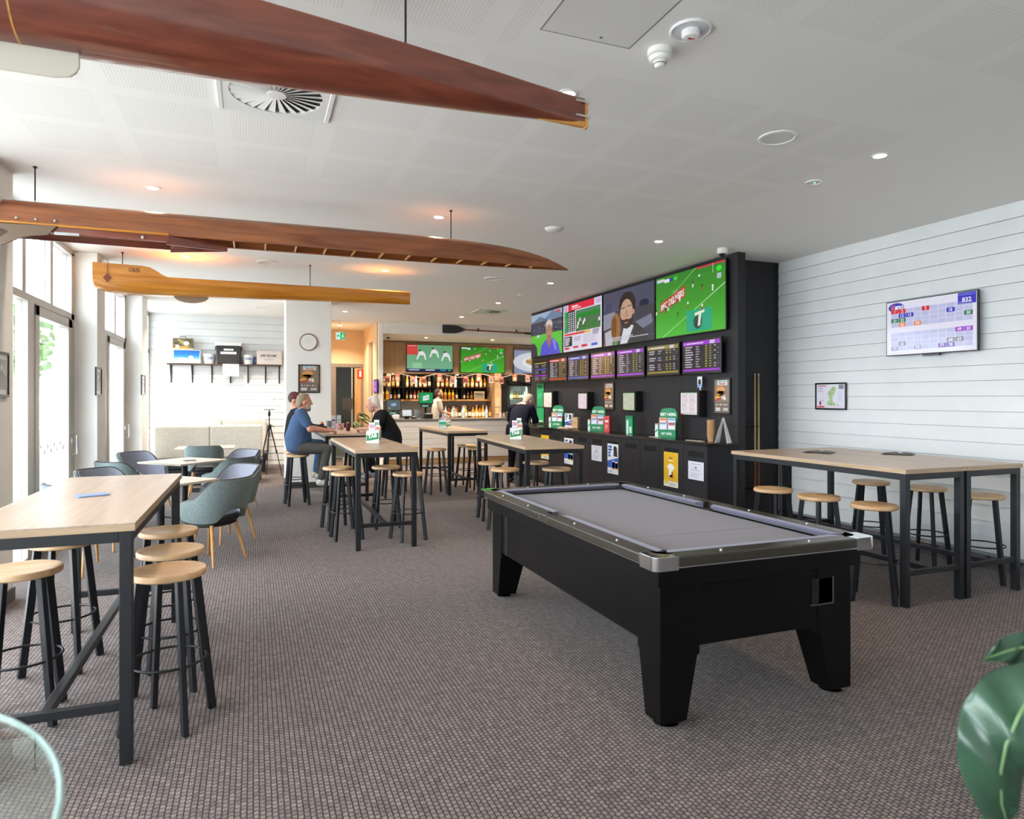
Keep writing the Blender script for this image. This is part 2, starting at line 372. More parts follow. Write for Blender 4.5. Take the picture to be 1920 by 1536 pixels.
# bar surround
struct('wall_bar_pillar', G().box(2.70, 15.5, 0, 2.80, 15.95, CEIL), M_WHITE, 'narrow white pillar at the left end of the bar', 'wall', bevel=.004)
struct('wall_bulkhead', G().box(2.80, 15.5, 3.09, 9.2, 15.7, CEIL), M_WHITE, 'white bulkhead over the bar opening carrying the oar', 'wall')
struct('ceiling_bar', G().box(2.80, 15.7, 3.10, 9.2, 17.75, 3.16), M('white_paint'), 'lower white ceiling over the bar', 'ceiling')
struct('wall_far_right', G().box(9.1, 12.9, 0, 9.2, 18.2, CEIL).box(6.37, 12.75, 0, 9.2, 12.9, CEIL), M_WHITE, 'white wall at the far right end of the bar', 'wall')
bw = struct('wall_bar_back', G().box(2.80, YBAR + .02, 2.28, 9.1, YBAR + .45, 3.10).box(2.80, YBAR + .32, 0, 9.1, YBAR + .45, 2.28), M_BLACKEDGE, 'oak panelled wall behind the bar with a dark bottle niche', 'wall')
x = 2.80; pg = mesh_of('plank', G().box(0.0015, 0, 2.28, .1385, .02, 3.10)); pg.materials.append(M_OAKPANEL)
while x < 8.9:
    put('plank', pg, bw, (x, YBAR, 0)); x += .14
obj('cornice', G().box(2.80, YBAR - .02, 3.085, 9.1, YBAR, 3.10), M_BLACKEDGE, bw)
obj('valance', G().box(2.80, YBAR - .03, 2.24, 9.1, YBAR + .02, 2.29), M_OAKPANEL, bw)
# dark feature wall carrying the screens
fw = struct('wall_feature', G().box(5.42, 6.86, 0, 6.50, 12.86, CEIL), M_BLACKP, 'black laminate wall carrying the bank of screens', 'wall')
obj('end_fin', G().box(5.42, 6.5, 0, 5.535, 6.86, CEIL), M_BLACKP, fw, bevel=.002)
for yy in (7.6, 8.95, 10.3, 11.65): obj('panel_joint', G().box(5.4185, yy, 1.06, 5.4205, yy + .004, 2.42), M_BLACKEDGE, fw)
# ------------------------------------------------------------ glazed left side
pier_y = [5.85 + 3.5 * k for k in (-3, -2, -1, 0, 1, 2)]
for k, y in enumerate(pier_y):
    w = .46 if k < 5 else .58
    struct('pier', G().box(-2.16, y, 0, XL, y + w, CEIL), M_WHITE, ['cream pier behind the camera, farthest back', 'cream pier behind the camera beside the glazing', 'cream pier left of the camera', 'cream pier at the left edge carrying a framed picture', 'cream pier between the two glass doors', 'cream pier at the far end of the glazing by the banquette'][k], 'pier', bevel=.004)
    struct('baseboard_left', G().box(-2.16, y - .012, 0, XL + .012, y + w + .012, .1), M_DARKSKIRT, 'dark skirting of ' + ['the rearmost pier', 'the second pier back', 'the pier left of the camera', 'the pier at the left edge', 'the pier between the glass doors', 'the pier by the banquette'][k], 'baseboard')
def bay(n, y0, y1, desc, door=True):
    """frames in the plane X=XW: fixed pane, mullion, door leaf at the far end, transom and clerestory"""
    f0, f1 = XW - .05, XW + .05
    wobj = struct('window_%d' % n, G().box(f0, y0, 2.51, f1, y1, 2.58).box(f0, y0, 0, f1, y0 + .08, 3.3).box(f0, y1 - .12, 0, f1, y1, 3.3).box(f0, y0, 3.27, f1, y1, CEIL).box(f0, y0, 0, f1, y1 - 1.76 if door else y1, .06),
                  M_ALU, 'aluminium framed glazing ' + desc, 'window')
    ym = y1 - 1.65
    obj('mullion', G().box(f0, ym - .11, 0, f1, ym + .10, 2.51), M_ALU, wobj)
    for a in (y1 - 1.87, y1 - .95): obj('mullion', G().box(f0, a - .05, 2.58, f1, a + .05, 3.27), M_ALU, wobj)
    for a, b in ((y0 + .08, ym - .11),): obj('pane', G().box(XW - .004, a, .06, XW + .004, b, 2.51), M_PANE, wobj)
    for a, b in ((y0 + .08, y1 - 1.92), (y1 - 1.82, y1 - 1.0), (y1 - .9, y1 - .12)): obj('pane', G().box(XW - .004, a, 2.58, XW + .004, b, 3.27), M_PANE, wobj)
    if door:
        d0, d1 = ym + .105, y1 - .125
        dr = struct('door_%d' % n, G().box(f0 + .01, d0, .01, f1 + .01, d0 + .12, 2.5).box(f0 + .01, d1 - .16, .01, f1 + .01, d1, 2.5).box(f0 + .01, d0, 2.4, f1 + .01, d1, 2.5).box(f0 + .01, d0, .01, f1 + .01, d1, .16),
                    M_ALU, 'aluminium glass door ' + desc, 'door', bevel=.004)
        obj('pane', G().box(XW + .006, d0 + .12, .16, XW + .014, d1 - .16, 2.4), M_PANE, dr)
        for s in (1, -1):
            xx = XW + .01 + s * .05; hx = XW + .01 + s * .115
            obj('handle', G().tube([(xx, d1 - .08, .93), (hx, d1 - .08, .93), (hx, d1 - .08, 1.15), (xx, d1 - .08, 1.15)], .011, 8), M_CHROME, dr, smooth=50)
        obj('lock', G().box(XW + .06, d1 - .1, 1.06, XW + .075, d1 - .06, 1.11), M_CHROME, dr)
        cv = Canvas(d1 - d0 - .32, .09)
        k = 9
        for i in range(k):
            u = i / k
            cv.poly([(u, 1), (u + .5 / k, 1), (u + .25 / k, .35)] if i % 2 else [(u, 0), (u + .5 / k, 0), (u + .25 / k, .8)], 'f4f6f8')
        cv.build('frosted_decal', PRINTMAT, dr, loc=(XW + .018, d1 - .2, 1.0), rz=-PI / 2)
bay(1, 6.31, 9.35, 'nearest the left bar table')
bay(2, 9.81, 12.85, 'beside the tub chairs')
bay(3, 13.43, 15.55, 'at the end of the banquette', door=False)
bay(4, 2.81, 5.85, 'left of the camera', door=False)
bay(5, -.69, 2.35, 'behind the camera on the left', door=False)
bay(6, -4.19, -1.15, 'behind the camera at the far left', door=False)
# outside
tag(struct('ground_outside', G().box(-30, -25, -.12, -2.15, 40, -.04), M_PAVING), 'pale paved terrace outside the glass doors', 'paving')

def out_tree(x, y, h, r, label):
    t = thing('garden_tree', label, 'tree', (x, y, -.04), 0, 'trees outside the glass doors'); obj('trunk', G().cyl((0, 0, 0), (.1, .05, h * .6), .09, .06, 10), M('bark', '6b5a48', .9), t, smooth=60)
    rr = random.Random(int(x * 10 + y)); g = G()
    for k in range(420):
        a, b, q = rr.uniform(0, 2 * PI), rr.uniform(-1, 1), rr.uniform(.5, 1) ** .5; c = Vector((math.cos(a) * math.sqrt(1 - b * b) * r * q, math.sin(a) * math.sqrt(1 - b * b) * r * q, h * .75 + b * r * .8 * q)); g.obox(c, (.34, .2, .006), (rr.uniform(-1, 1), rr.uniform(-1, 1), rr.uniform(0, 6)))
    tag(obj('foliage', g, M('garden_leaf', '6f8a52', .6, var=.3, vscale=3), t), kind='stuff')
for x, y, h, r, lb in ((-9, 30, 5, 2.2, 'garden tree far outside the farther glass door'), (-7, 21, 4.2, 1.8, 'garden tree outside the farther glass door'), (-16, 42, 5.5, 2.4, 'tallest garden tree outside the nearer glass door')): out_tree(x, y, h, r, lb)
for k, (x, y) in enumerate(((-5.2, 17.5), (-5.2, 23.5))): struct('column_outside', G().box(x - .25, y - .25, -.04, x + .25, y + .25, 3.6), M_WHITE, ['nearer pale terrace column outside', 'farther pale terrace column outside'][k], 'column')
# ------------------------------------------------------------ furniture materials
M_STEEL = M('black_powdercoat', '181a1f', .42, spec=.45)
M_OAKTOP = wood('oak_laminate_top', 'a58d77', 'bba591', (16, .55, 16), .32, fig=1.6)
M_OAKTOPX = M_OAKTOP
M_EDGE = wood('oak_edge_band', 'b39676', 'c9ae8f', (3, 3, 60), .5, fig=1.5)
M_SEATW = wood('ash_stool_seat', 'c79d70', 'd9b58b', (.9, 9, 9), .38, fig=2.4)
M_LEGOAK = wood('oak_chair_leg', 'b9854a', 'cf9b5c', (14, 14, 1), .4)
M_TWEED = M('teal_tweed', '8a9694', .9, spec=.2, var=1, col2='4e5d60', vscale=150, bump=.5, bscale=330, sheen=.2)
M_LINING = M('grey_vinyl_lining', '8d8f9d', .55, var=.05, vscale=40)
M_NAVYV = M('black_vinyl', '20222b', .4, spec=.5)
M_PIPE = M('dark_piping', '3b3432', .6)
# ------------------------------------------------------------ bar tables
def bar_table(x0, y0, w, l, label, rz=0, h=1.045):
    t = thing('bar_table', label, 'table', (x0, y0, 0), rz, 'tall oak topped bar tables')
    o = .012; th = .034
    obj('tabletop', G().box(0, 0, h - .006, w, l, h), M_OAKTOP, t)
    e = obj('edge_band', G().box(0, 0, h - th, w, l, h - .006), M_EDGE, t)
    lw = .05
    for cx in (o, w - o - lw):
        for cy in (o, l - o - lw): obj('leg', G().box(cx, cy, 0.004, cx + lw, cy + lw, h - th), M_STEEL, t, bevel=.003)
    zt = h - th
    for a in (o, w - o - lw): obj('top_rail', G().box(a, o + lw, zt - .05, a + lw, l - o - lw, zt), M_STEEL, t, bevel=.003)
    for a in (o, l - o - lw): obj('top_rail', G().box(o + lw, a, zt - .05, w - o - lw, a + lw, zt), M_STEEL, t, bevel=.003)
    for a in (o, l - o - lw): obj('stretcher', G().box(o + lw, a + .008, .235, w - o - lw, a + lw - .008, .275), M_STEEL, t, bevel=.003)
    obj('stretcher', G().box(w / 2 - .02, o + lw - .008, .235, w / 2 + .02, l - o - lw + .008, .275), M_STEEL, t, bevel=.003)
    return t
bar_table(-1.15, 3.265, .675, 2.03, 'tall oak topped bar table at the left, nearest the glass round table')
bar_table(.975, 6.99, .66, 2.32, 'tall oak topped bar table in the middle of the carpet with a white card holder')
bar_table(2.795, 6.82, .70, 2.42, 'tall oak topped bar table between the pool table and the betting counter', rz=math.radians(-5.2))
bar_table(2.93, 10.45, .70, 2.05, 'tall oak topped bar table standing nearest the bar front')
bar_table(1.0, 10.38, .67, 2.0, 'tall oak topped bar table with the seated drinkers')
bar_table(4.555, 3.60, .665, 1.96, 'tall oak topped bar table of the right-hand pair, half beside the pool table')
bar_table(5.225, 3.60, .665, 1.96, 'tall oak topped bar table of the right-hand pair, half beside the board wall')
# ------------------------------------------------------------ stools
def make_stool():
    t = thing('bar_stool', 'stool', 'stool')
    R = .172; top = .75
    obj('seat', G().lathe([(.0, top - .036), (R - .012, top - .036), (R - .002, top - .03), (R, top - .012), (R - .006, top - .002), (R - .02, top), (R * .72, top - .006), (R * .35, top - .011), (.0, top - .012)], 40), M_SEATW, t, smooth=40)
    for k in range(4):
        a = PI / 4 + k * PI / 2; c, s = math.cos(a), math.sin(a)
        obj('leg', G().beam((.128 * c, .128 * s, top - .036), (.208 * c, .208 * s, .004), .026, .04, (c, s, 0)), M_STEEL, t, bevel=.003)
    obj('footrest_ring', G().tube([(.168 * math.cos(2 * PI * i / 36), .168 * math.sin(2 * PI * i / 36), .31) for i in range(36)], .0065, 8, True), M_STEEL, t, smooth=60)
    obj('seat_plate', G().box(-.1, -.1, top - .043, .1, .1, top - .036), M_STEEL, t)
    return t
_s0 = make_stool(); STOOL = snapshot(_s0); _first = [True]
def stool(x, y, a, label, group='round seated bar stools'):
    if _first[0]:
        _s0.location = (x, y, 0); _s0.rotation_euler = (0, 0, math.radians(a)); tag(_s0, label, None, group); _first[0] = False; return _s0
    return dup(STOOL, (x, y, 0), math.radians(a), label, group)
stool(-.385, 3.645, -20, 'round wooden bar stool at the right of the left bar table, nearest the camera')
stool(-.425, 4.13, -8, 'round wooden bar stool at the right of the left bar table, second from the camera')
stool(-.50, 4.74, -16, 'round wooden bar stool at the right of the left bar table, farthest from the camera')
stool(-1.06, 3.93, 5, 'round wooden bar stool cut by the left edge of the photo')
stool(-1.05, 4.63, -10, 'round wooden bar stool on the window side of the left bar table, behind its mate')
stool(.95, 8.33, 10, 'round wooden bar stool at the left of the middle table, farther of the two')
stool(.98, 7.70, 4, 'round wooden bar stool at the left of the middle table, nearer of the two')
stool(1.52, 8.22, 0, 'round wooden bar stool at the right of the middle table, farther of the two')
stool(1.615, 7.40, 14, 'round wooden bar stool at the right of the middle table, nearer of the two')
stool(.605, 10.40, 8, 'round wooden bar stool under the man in the blue shirt')
stool(2.08, 10.66, 0, 'round wooden bar stool under the white-haired man in black')
stool(.62, 11.12, 0, 'round wooden bar stool under the man in the cap')
stool(1.585, 11.40, 45, 'round wooden bar stool tucked under the drinkers\' table')
stool(2.50, 11.40, 20, 'empty round wooden bar stool right behind the white-haired man')
stool(2.82, 10.78, 6, 'round wooden bar stool at the left of the table nearest the bar')
stool(3.55, 11.42, 45, 'round wooden bar stool at the table nearest the bar, closest to the bar front')
stool(3.54, 10.74, 45, 'round wooden bar stool at the right of the table nearest the bar')
stool(2.90, 8.24, -6, 'round wooden bar stool behind the far left pool pocket, farther of the two')
stool(2.785, 7.43, 8, 'round wooden bar stool behind the far left pool pocket, nearer of the two')
stool(3.47, 8.10, 14, 'round wooden bar stool facing the betting counter, farther of the two')
stool(3.385, 7.27, -8, 'round wooden bar stool facing the betting counter, nearer of the two')
stool(4.49, 4.90, 10, 'round wooden bar stool on the pool side of the right tables, nearest the cues')
stool(4.51, 4.385, -4, 'round wooden bar stool on the pool side of the right tables, middle of three')
stool(4.555, 3.875, 38, 'round wooden bar stool on the pool side of the right tables, nearest the camera')
stool(5.81, 4.98, 30, 'round wooden bar stool along the board wall, farthest from the camera')
stool(5.91, 4.465, 12, 'round wooden bar stool along the board wall, middle of three')
stool(5.91, 3.945, 34, 'round wooden bar stool along the board wall, nearest the camera')
# ------------------------------------------------------------ tub chairs
def make_chair():
    t = thing('tub_chair', 'chair', 'chair')
    n = 40; A = math.radians(128)
    def sm(a, b, x): x = min(1, max(0, (x - a) / (b - a))); return x * x * (3 - 2 * x)
    def rad(phi, z): # horizontal ellipse, leaning out towards the top at the back
        lean = (z - .43) * (.20 * math.cos(phi) if math.cos(phi) > 0 else .06 * math.cos(phi)) + (z - .43) * .05
        c, s = math.cos(phi), math.sin(phi)
        rx, ry = .27, .255
        k = 1 / ((abs(s) / rx) ** 2.6 + (abs(c) / ry) ** 2.6) ** (1 / 2.6)
        return k + lean
    def ztop(p): p = abs(p); return .815 - .185 * sm(math.radians(38), math.radians(92), p) - .03 * sm(math.radians(92), A, p)
    def zbot(p):
        p = abs(p); arch = .11 * (1 - sm(math.radians(18), math.radians(50), p)); return .415 + arch + .02 * sm(math.radians(90), A, p)
    def pos(p, z, off):
        r = rad(p, z) + off; return (r * math.sin(p), -r * math.cos(p), z)
    outer, inner = [], []
    m = 7; ou = G(); inn = G()
    ph = [-A + 2 * A * i / n for i in range(n + 1)]
    def sheet(off, inset=0.0):
        return [[pos(p, zbot(p) + inset + (ztop(p) - zbot(p) - inset * 1.2) * k / m, off + (.012 * math.sin(PI * k / m))) for k in range(m + 1)] for p in ph]
    so = sheet(0); si = sheet(-.048)
    ou.loft(so, cap=False, closed=False)
    # outer shell closes round the rim
    rim_t = [[so[i][m], si[i][m]] for i in range(n + 1)]; rim_b = [[so[i][0], si[i][0]] for i in range(n + 1)]
    ou.loft(rim_b, cap=False, closed=False); ou.loft(rim_t, cap=False, closed=False)
    for e in (0, n): ou.loft([[so[e][k], si[e][k]] for k in range(m + 1)], cap=False, closed=False)
    inn.loft(si, cap=False, closed=False)
    obj('back_shell', ou, M_TWEED, t, smooth=50)
    obj('lining', inn, M_LINING, t, smooth=60)
    obj('piping', G().tube([[(a + b) / 2 for a, b in zip(so[i][m], si[i][m])] for i in range(n + 1)], .012, 6), M_PIPE, t, smooth=60)
    sp = [(.235 * abs(math.cos(a)) ** .75 * (1 if math.cos(a) >= 0 else -1), .03 + .235 * abs(math.sin(a)) ** .75 * (1 if math.sin(a) >= 0 else -1)) for a in [2 * PI * i / 32 for i in range(32)]]
    def ring(k, z, f=1): return [(x * k, (y - .03) * k + .03, z) for x, y in sp]
    obj('seat_cushion', G().loft([ring(.92, .40), ring(1.0, .42), ring(1.0, .455), ring(.96, .475), ring(.75, .487), ring(.3, .49)]), M_NAVYV, t, smooth=50)
    obj('seat_base', G().loft([ring(.8, .365), ring(.9, .38), ring(.9, .40)]), M_STEEL, t, smooth=40)
    for sx in (-1, 1):
        for sy in (-1, 1): obj('leg', G().cyl((sx * .16, .03 + sy * .15, .385), (sx * .225, .03 + sy * .225, .003), .019, .010, 12), M_LEGOAK, t, smooth=60)
    return t
_c0 = make_chair(); CH = snapshot(_c0); _cf = [True]
def chair(x, y, a, label):
    """a: heading the sitter faces, degrees from +Y, positive to the left"""
    g = 'teal tub chairs round the low tables'
    if _cf[0]:
        _c0.location = (x, y, 0); _c0.rotation_euler = (0, 0, math.radians(a)); tag(_c0, label, None, g); _cf[0] = False; return
    dup(CH, (x, y, 0), math.radians(a), label, g)
chair(-.36, 7.06, 52, 'teal tweed tub chair nearest the camera, its back turned with an open arch')
chair(-.27, 8.13, 128, 'teal tub chair facing left with its grey lining showing, right of the nearest low table')
chair(-1.40, 8.20, -128, 'tub chair on the window side of the nearest low table, only its dark rim showing')
chair(-1.42, 7.12, -45, 'tub chair mostly hidden behind the left bar table')
chair(-.33, 9.42, 48, 'teal tub chair at the second low table with its back to the camera')
chair(-.25, 10.50, 132, 'tub chair at the second low table facing left, grey lining showing')
chair(-1.42, 10.58, -135, 'tub chair at the second low table, dark inside of its back towards the camera')
chair(-1.44, 9.40, -45, 'teal tub chair at the second low table nearest the glass door')
chair(-.74, 11.98, 0, 'teal tub chair at the far low table, its back squarely to the camera')
# ------------------------------------------------------------ low tables
M_PALETOP = wood('pale_oak_top', 'b8a796', 'cdbdad', (14, .7, 14), .35, fig=1.6)
def low_table(x, y, s, rz, label, w=None):
    t = thing('low_table', label, 'table', (x, y, 0), math.radians(rz), 'square pedestal dining tables'); w = w or s
    obj('tabletop', G().box(-w / 2, -s / 2, .718, w / 2, s / 2, .742), M_PALETOP, t, bevel=.003)
    obj('pedestal', G().cyl((0, 0, .02), (0, 0, .70), .038, n=18), M_STEEL, t, smooth=40)
    obj('base_plate', G().prism(rrect(.45, .45, .04), .003, .02), M_STEEL, t)
    obj('spider', G().box(-.2, -.03, .70, .2, .03, .718).box(-.03, -.2, .70, .03, .2, .718), M_STEEL, t)
low_table(-.88, 7.62, .78, 45, 'square oak low table among the tub chairs nearest the camera')
low_table(-.86, 9.98, .80, 45, 'square oak low table with a small dark card on it')
low_table(-.76, 12.62, .75, 0, 'pale low table right in front of the patterned banquette', w=.92)
# ------------------------------------------------------------ banquettes
def weave():
    m, nt, b = _new('woven_upholstery'); N = nt.nodes.new; L = nt.links.new
    tc = N('ShaderNodeTexCoord'); br = N('ShaderNodeTexBrick'); br.inputs['Scale'].default_value = 1; br.inputs['Brick Width'].default_value = .05; br.inputs['Row Height'].default_value = .026
    br.inputs['Mortar Size'].default_value = .006; br.inputs['Mortar Smooth'].default_value = .4
    br.inputs['Color1'].default_value = (*lin('e6e1d6'), 1); br.inputs['Color2'].default_value = (*lin('dad3c6'), 1); br.inputs['Mortar'].default_value = (*lin('b9b0a2'), 1)
    mp = N('ShaderNodeMapping'); mp.inputs['Rotation'].default_value = (PI / 2, 0, 0); L(tc.outputs['Object'], mp.inputs[0]); L(mp.outputs[0], br.inputs['Vector'])
    L(br.outputs['Color'], b.inputs['Base Color']); b.inputs['Roughness'].default_value = .9; b.inputs['Specular IOR Level'].default_value = .15
    return m
M_WEAVE = weave()
def banquette(x0, x1, yf, depth, h, label):
    t = thing('banquette', label, 'bench', (x0, yf, 0), 0, 'patterned banquettes'); w = x1 - x0
    obj('plinth', G().box(.03, .06, .05, w - .03, depth, .30), M_NAVYV, t, bevel=.01)
    obj('seat_cushion', G().box(0, 0, .30, w, depth - .14, .46), M_NAVYV, t, bevel=.03, seg=3)
    k = 2
    for i in range(k): obj('back_panel', G().box(w * i / k + .002, depth - .15, .44, w * (i + 1) / k - .002, depth, h), M_WEAVE, t, bevel=.035, seg=4)
    for fx in (.08, w - .12):
        for fy in (.1, depth - .1): obj('foot', G().box(fx - .035, fy - .03, .003, fx + .035, fy + .03, .05), M_LEGOAK, t)
banquette(-1.72, .17, 13.28, .80, 1.065, 'long banquette with pale woven back and dark vinyl seat facing the camera')
banquette(-1.50, .27, 14.72, .78, 1.12, 'second pale woven banquette against the board wall, only its back rim showing')
# ------------------------------------------------------------ pool table
def pool_table():
    t = thing('pool_table', 'black pool table with grey cloth and chrome corner pockets', 'pool table', (1.71, 2.61, 0))
    W, Lg = 1.37, 2.54
    blk = M('gloss_black_laminate', '060505', .36, spec=.22, var=.3, vscale=120)
    railm = M('dark_rail_warm_sheen', '4d483f', .25, .55)  # dark rail; its warm greenish reflection is put into the base colour
    cloth = M('grey_baize', '5a5056', .95, spec=.05, var=.07, vscale=500, sheen=.25)
    cush = M('grey_cushion_cloth', '66647a', .9, spec=.08, sheen=.25)
    pk = M('pocket_leather', '0a0a0b', .6)
    a = .05
    fr = obj('apron', G().box(a, a, .69, W - a, a + .03, .795).box(a, Lg - a - .03, .69, W - a, Lg - a, .795).box(a, a + .03, .69, a + .03, Lg - a - .03, .795).box(W - a - .03, a + .03, .69, W - a, Lg - a - .03, .795), blk, t, bevel=.003)
    b = .09
    obj('cabinet', G().box(b, b, .38, b + .025, Lg - b, .69).box(W - b - .025, b, .38, W - b, Lg - b, .69).box(b + .025, b, .38, W - b - .025, b + .025, .69).box(b + .025, Lg - b - .025, .38, W - b - .025, Lg - b, .69).box(b + .025, b + .025, .40, W - b - .025, Lg - b - .025, .42), blk, t, bevel=.002)
    for sx, sy in ((0, 0), (1, 0), (0, 1), (1, 1)):
        X = lambda u: b - .006 + u if not sx else W - b + .006 - u
        Y = lambda v: b - .006 + v if not sy else Lg - b + .006 - v
        rg = []
        for w_, l_, z in ((.225, .20, .685), (.225, .20, .342), (.213, .188, .34), (.15, .13, .03)):
            rg.append([(X(0), Y(0), z), (X(w_), Y(0), z), (X(w_), Y(l_), z), (X(0), Y(l_), z)])
        lg = obj('leg', G().loft(rg), blk, t, bevel=.002)
        cx, cy = X(.075), Y(.065)
        obj('leveller_foot', G().lathe([(.062, .003), (.062, .012), (.03, .022), (.018, .03)], 20, (cx, cy, 0)), M_CHROME, lg, smooth=40)
    obj('bed', G().box(.13, .13, .775, W - .13, Lg - .13, .80), cloth, t)
    obj('bed_line', G().box(.185, .62, .80, W - .185, .6225, .8004), M('baize_line', '4e4950', .9), t)
    # rails: six wooden tops with cushions in front
    rw, top = .098, .845; c0 = .13; mid = Lg / 2
    def rail(x0, y0, x1, y1, side):
        cr = G()
        if side in 'LR':
            xa, xb = (0, rw) if side == 'L' else (W - rw, W)
            r = obj('rail', G().box(xa, y0, .795, xb, y1, top), railm, t, bevel=.008, seg=3)
            s = 1 if side == 'L' else -1; xi = rw if side == 'L' else W - rw
            prof = [(0, .803), (.032, .815), (.052, .832), (.05, top - .003), (0, top - .001)]
            def ring(y, cut): return [(xi + s * max(0, p - cut * (p > 0) * 0), y + cut * p, z) for p, z in prof]
            cr.loft([ring(y0 + .0, .55), ring(y1, -.55)])
        else:
            ya, yb = (0, rw) if side == 'N' else (Lg - rw, Lg)
            r = obj('rail', G().box(x0, ya, .795, x1, yb, top), railm, t, bevel=.008, seg=3)
            s = 1 if side == 'N' else -1; yi = rw if side == 'N' else Lg - rw
            prof = [(0, .803), (.032, .815), (.052, .832), (.05, top - .003), (0, top - .001)]
            cr.loft([[(x0 + cut * p, yi + s * p, z) for p, z in prof] if cut > 0 else [(x1 + cut * p, yi + s * p, z) for p, z in prof] for cut in (.7, -.7)])
        obj('cushion', cr, cush, r)
        n = 2
        for k in range(n):
            f = (k + .5) / n if side in 'NF' else (k + .6) / (n + .2)
            if side in 'LR': px, py = ((rw * .5) if side == 'L' else W - rw * .5), y0 + (y1 - y0) * f
            else: px, py = x0 + (x1 - x0) * f, (rw * .5 if side == 'N' else Lg - rw * .5)
            obj('rail_stud', G().lathe([(.008, 0), (.008, .003), (.004, .006)], 10, (px, py, top)), M_CHROME, r, smooth=50)
    rail(0, c0, 0, mid - .06, 'L'); rail(0, mid + .06, 0, Lg - c0, 'L'); rail(0, c0, 0, mid - .06, 'R'); rail(0, mid + .06, 0, Lg - c0, 'R')
    rail(c0, 0, W - c0, 0, 'N'); rail(c0, 0, W - c0, 0, 'F')
    obj('rail_bridge', G().box(0, mid - .06, .795, .06, mid + .06, top), railm, t, bevel=.006); obj('rail_bridge', G().box(W - .06, mid - .06, .795, W, mid + .06, top), railm, t, bevel=.006)
    # chrome strip round the outside, just below the rail
    obj('trim_strip', G().box(.02, c0, .785, .028, Lg - c0, .797).box(W - .028, c0, .785, W - .02, Lg - c0, .797).box(c0, .02, .785, W - c0, .028, .797).box(c0, Lg - .028, .785, W - c0, Lg - .02, .797), M_CHROME, t)
    # pockets
    for sx, sy in ((0, 0), (1, 0), (0, 1), (1, 1)):
        poly = []
        for k in range(7):
            q = PI + PI / 2 * k / 6; poly.append((.035 + .035 * math.cos(q), .035 + .035 * math.sin(q)))
        poly += [(c0, 0), (c0, .06)]
        for k in range(9):
            q = math.radians(-30 - 105 * 0) ; 
        cx = cy = .118
        for k in range(9):
            q = math.radians(-68 - (270 - 68 - 68 - 68) * 0 - (134) * k / 8); poly.append((cx + .062 * math.cos(q), cy + .062 * math.sin(q)))
        poly += [(.06, c0), (0, c0)]
        P = [(u if not sx else W - u, v if not sy else Lg - v) for u, v in poly]
        pc = obj('pocket_casting', G().prism(P, .782, top + .002), M('pocket_chrome', 'e8eaec', .06, 1) if (sx, sy) != (1, 1) else pk, t, bevel=.006, seg=3)
        cx2, cy2 = (.118 if not sx else W - .118), (.118 if not sy else Lg - .118)
        n = 20
        obj('pocket_liner', G().loft([[(cx2 + r * math.cos(2 * PI * i / n), cy2 + r * math.sin(2 * PI * i / n), z) for i in range(n)] for r, z in ((.062, .838), (.058, .84), (.056, .802), (.05, .801))], cap=False), pk, pc, smooth=40)
        obj('pocket_hole', G().lathe([(.058, .8005), (.058, .8025)], 20, (cx2, cy2, 0)), pk, pc)
    for s in (0, 1):
        cx = .085 if not s else W - .085
        pc = obj('side_pocket', G().lathe([(.055, .8005), (.055, .8025)], 20, (cx, mid, 0)), pk, t)
        obj('pocket_rim', G().tube([(cx + .05 * math.cos(q), mid + .056 * math.sin(q), .842) for q in [((PI / 2) if not s else -PI / 2) + PI * i / 12 for i in range(13)]], .006, 6), pk, pc, smooth=60)
    # ball return window on the near end, coin slot on the left side
    rw_ = obj('ball_return', G().box(1.02, b - .006, .5, 1.16, b + .01, .63), M('return_recess', '17181f', .3), t)
    obj('ball_return_trim', G().box(1.155, b - .01, .495, 1.163, b + .004, .635).box(1.01, b - .01, .493, 1.163, b + .004, .499), M('dull_steel', '6d7076', .35, .8), rw_)
    obj('panel_gap', G().box(b - .002, 2.13, .38, b + .01, 2.19, .69), M('deep_black', '030303', .9), t)
pool_table()
# ------------------------------------------------------------ round glass table, lower left
def glass_table():
    t = thing('glass_table', 'tall round glass topped table cut by the lower left corner of the photo', 'table', (-.84, .94, 0))
    m, nt, b = _new('green_edge_glass'); b.inputs['Base Color'].default_value = (*lin('bfdcd5'), 1); b.inputs['Roughness'].default_value = .15; b.inputs['Transmission Weight'].default_value = .4
    r = .61
    n = 72
    tg = glass_mat('table_glass', (.90, .95, .93), 1.15, 0.0)
    obj('glass_top', G().lathe([(0, 1.038), (r - .004, 1.038), (r - .004, 1.05), (0, 1.05)], n), tg, t, smooth=30)
    obj('glass_edge', G().tube([(r * math.cos(2 * PI * i / n), r * math.sin(2 * PI * i / n), 1.044) for i in range(n)], .0048, 8, True), m, t, smooth=60)
    obj('pedestal', G().cyl((0, 0, .02), (0, 0, 1.036), .03, n=18), M_CHROME, t, smooth=40)
    obj('base', G().lathe([(.24, .003), (.24, .012), (.04, .03)], 32), M_CHROME, t, smooth=30)
glass_table()
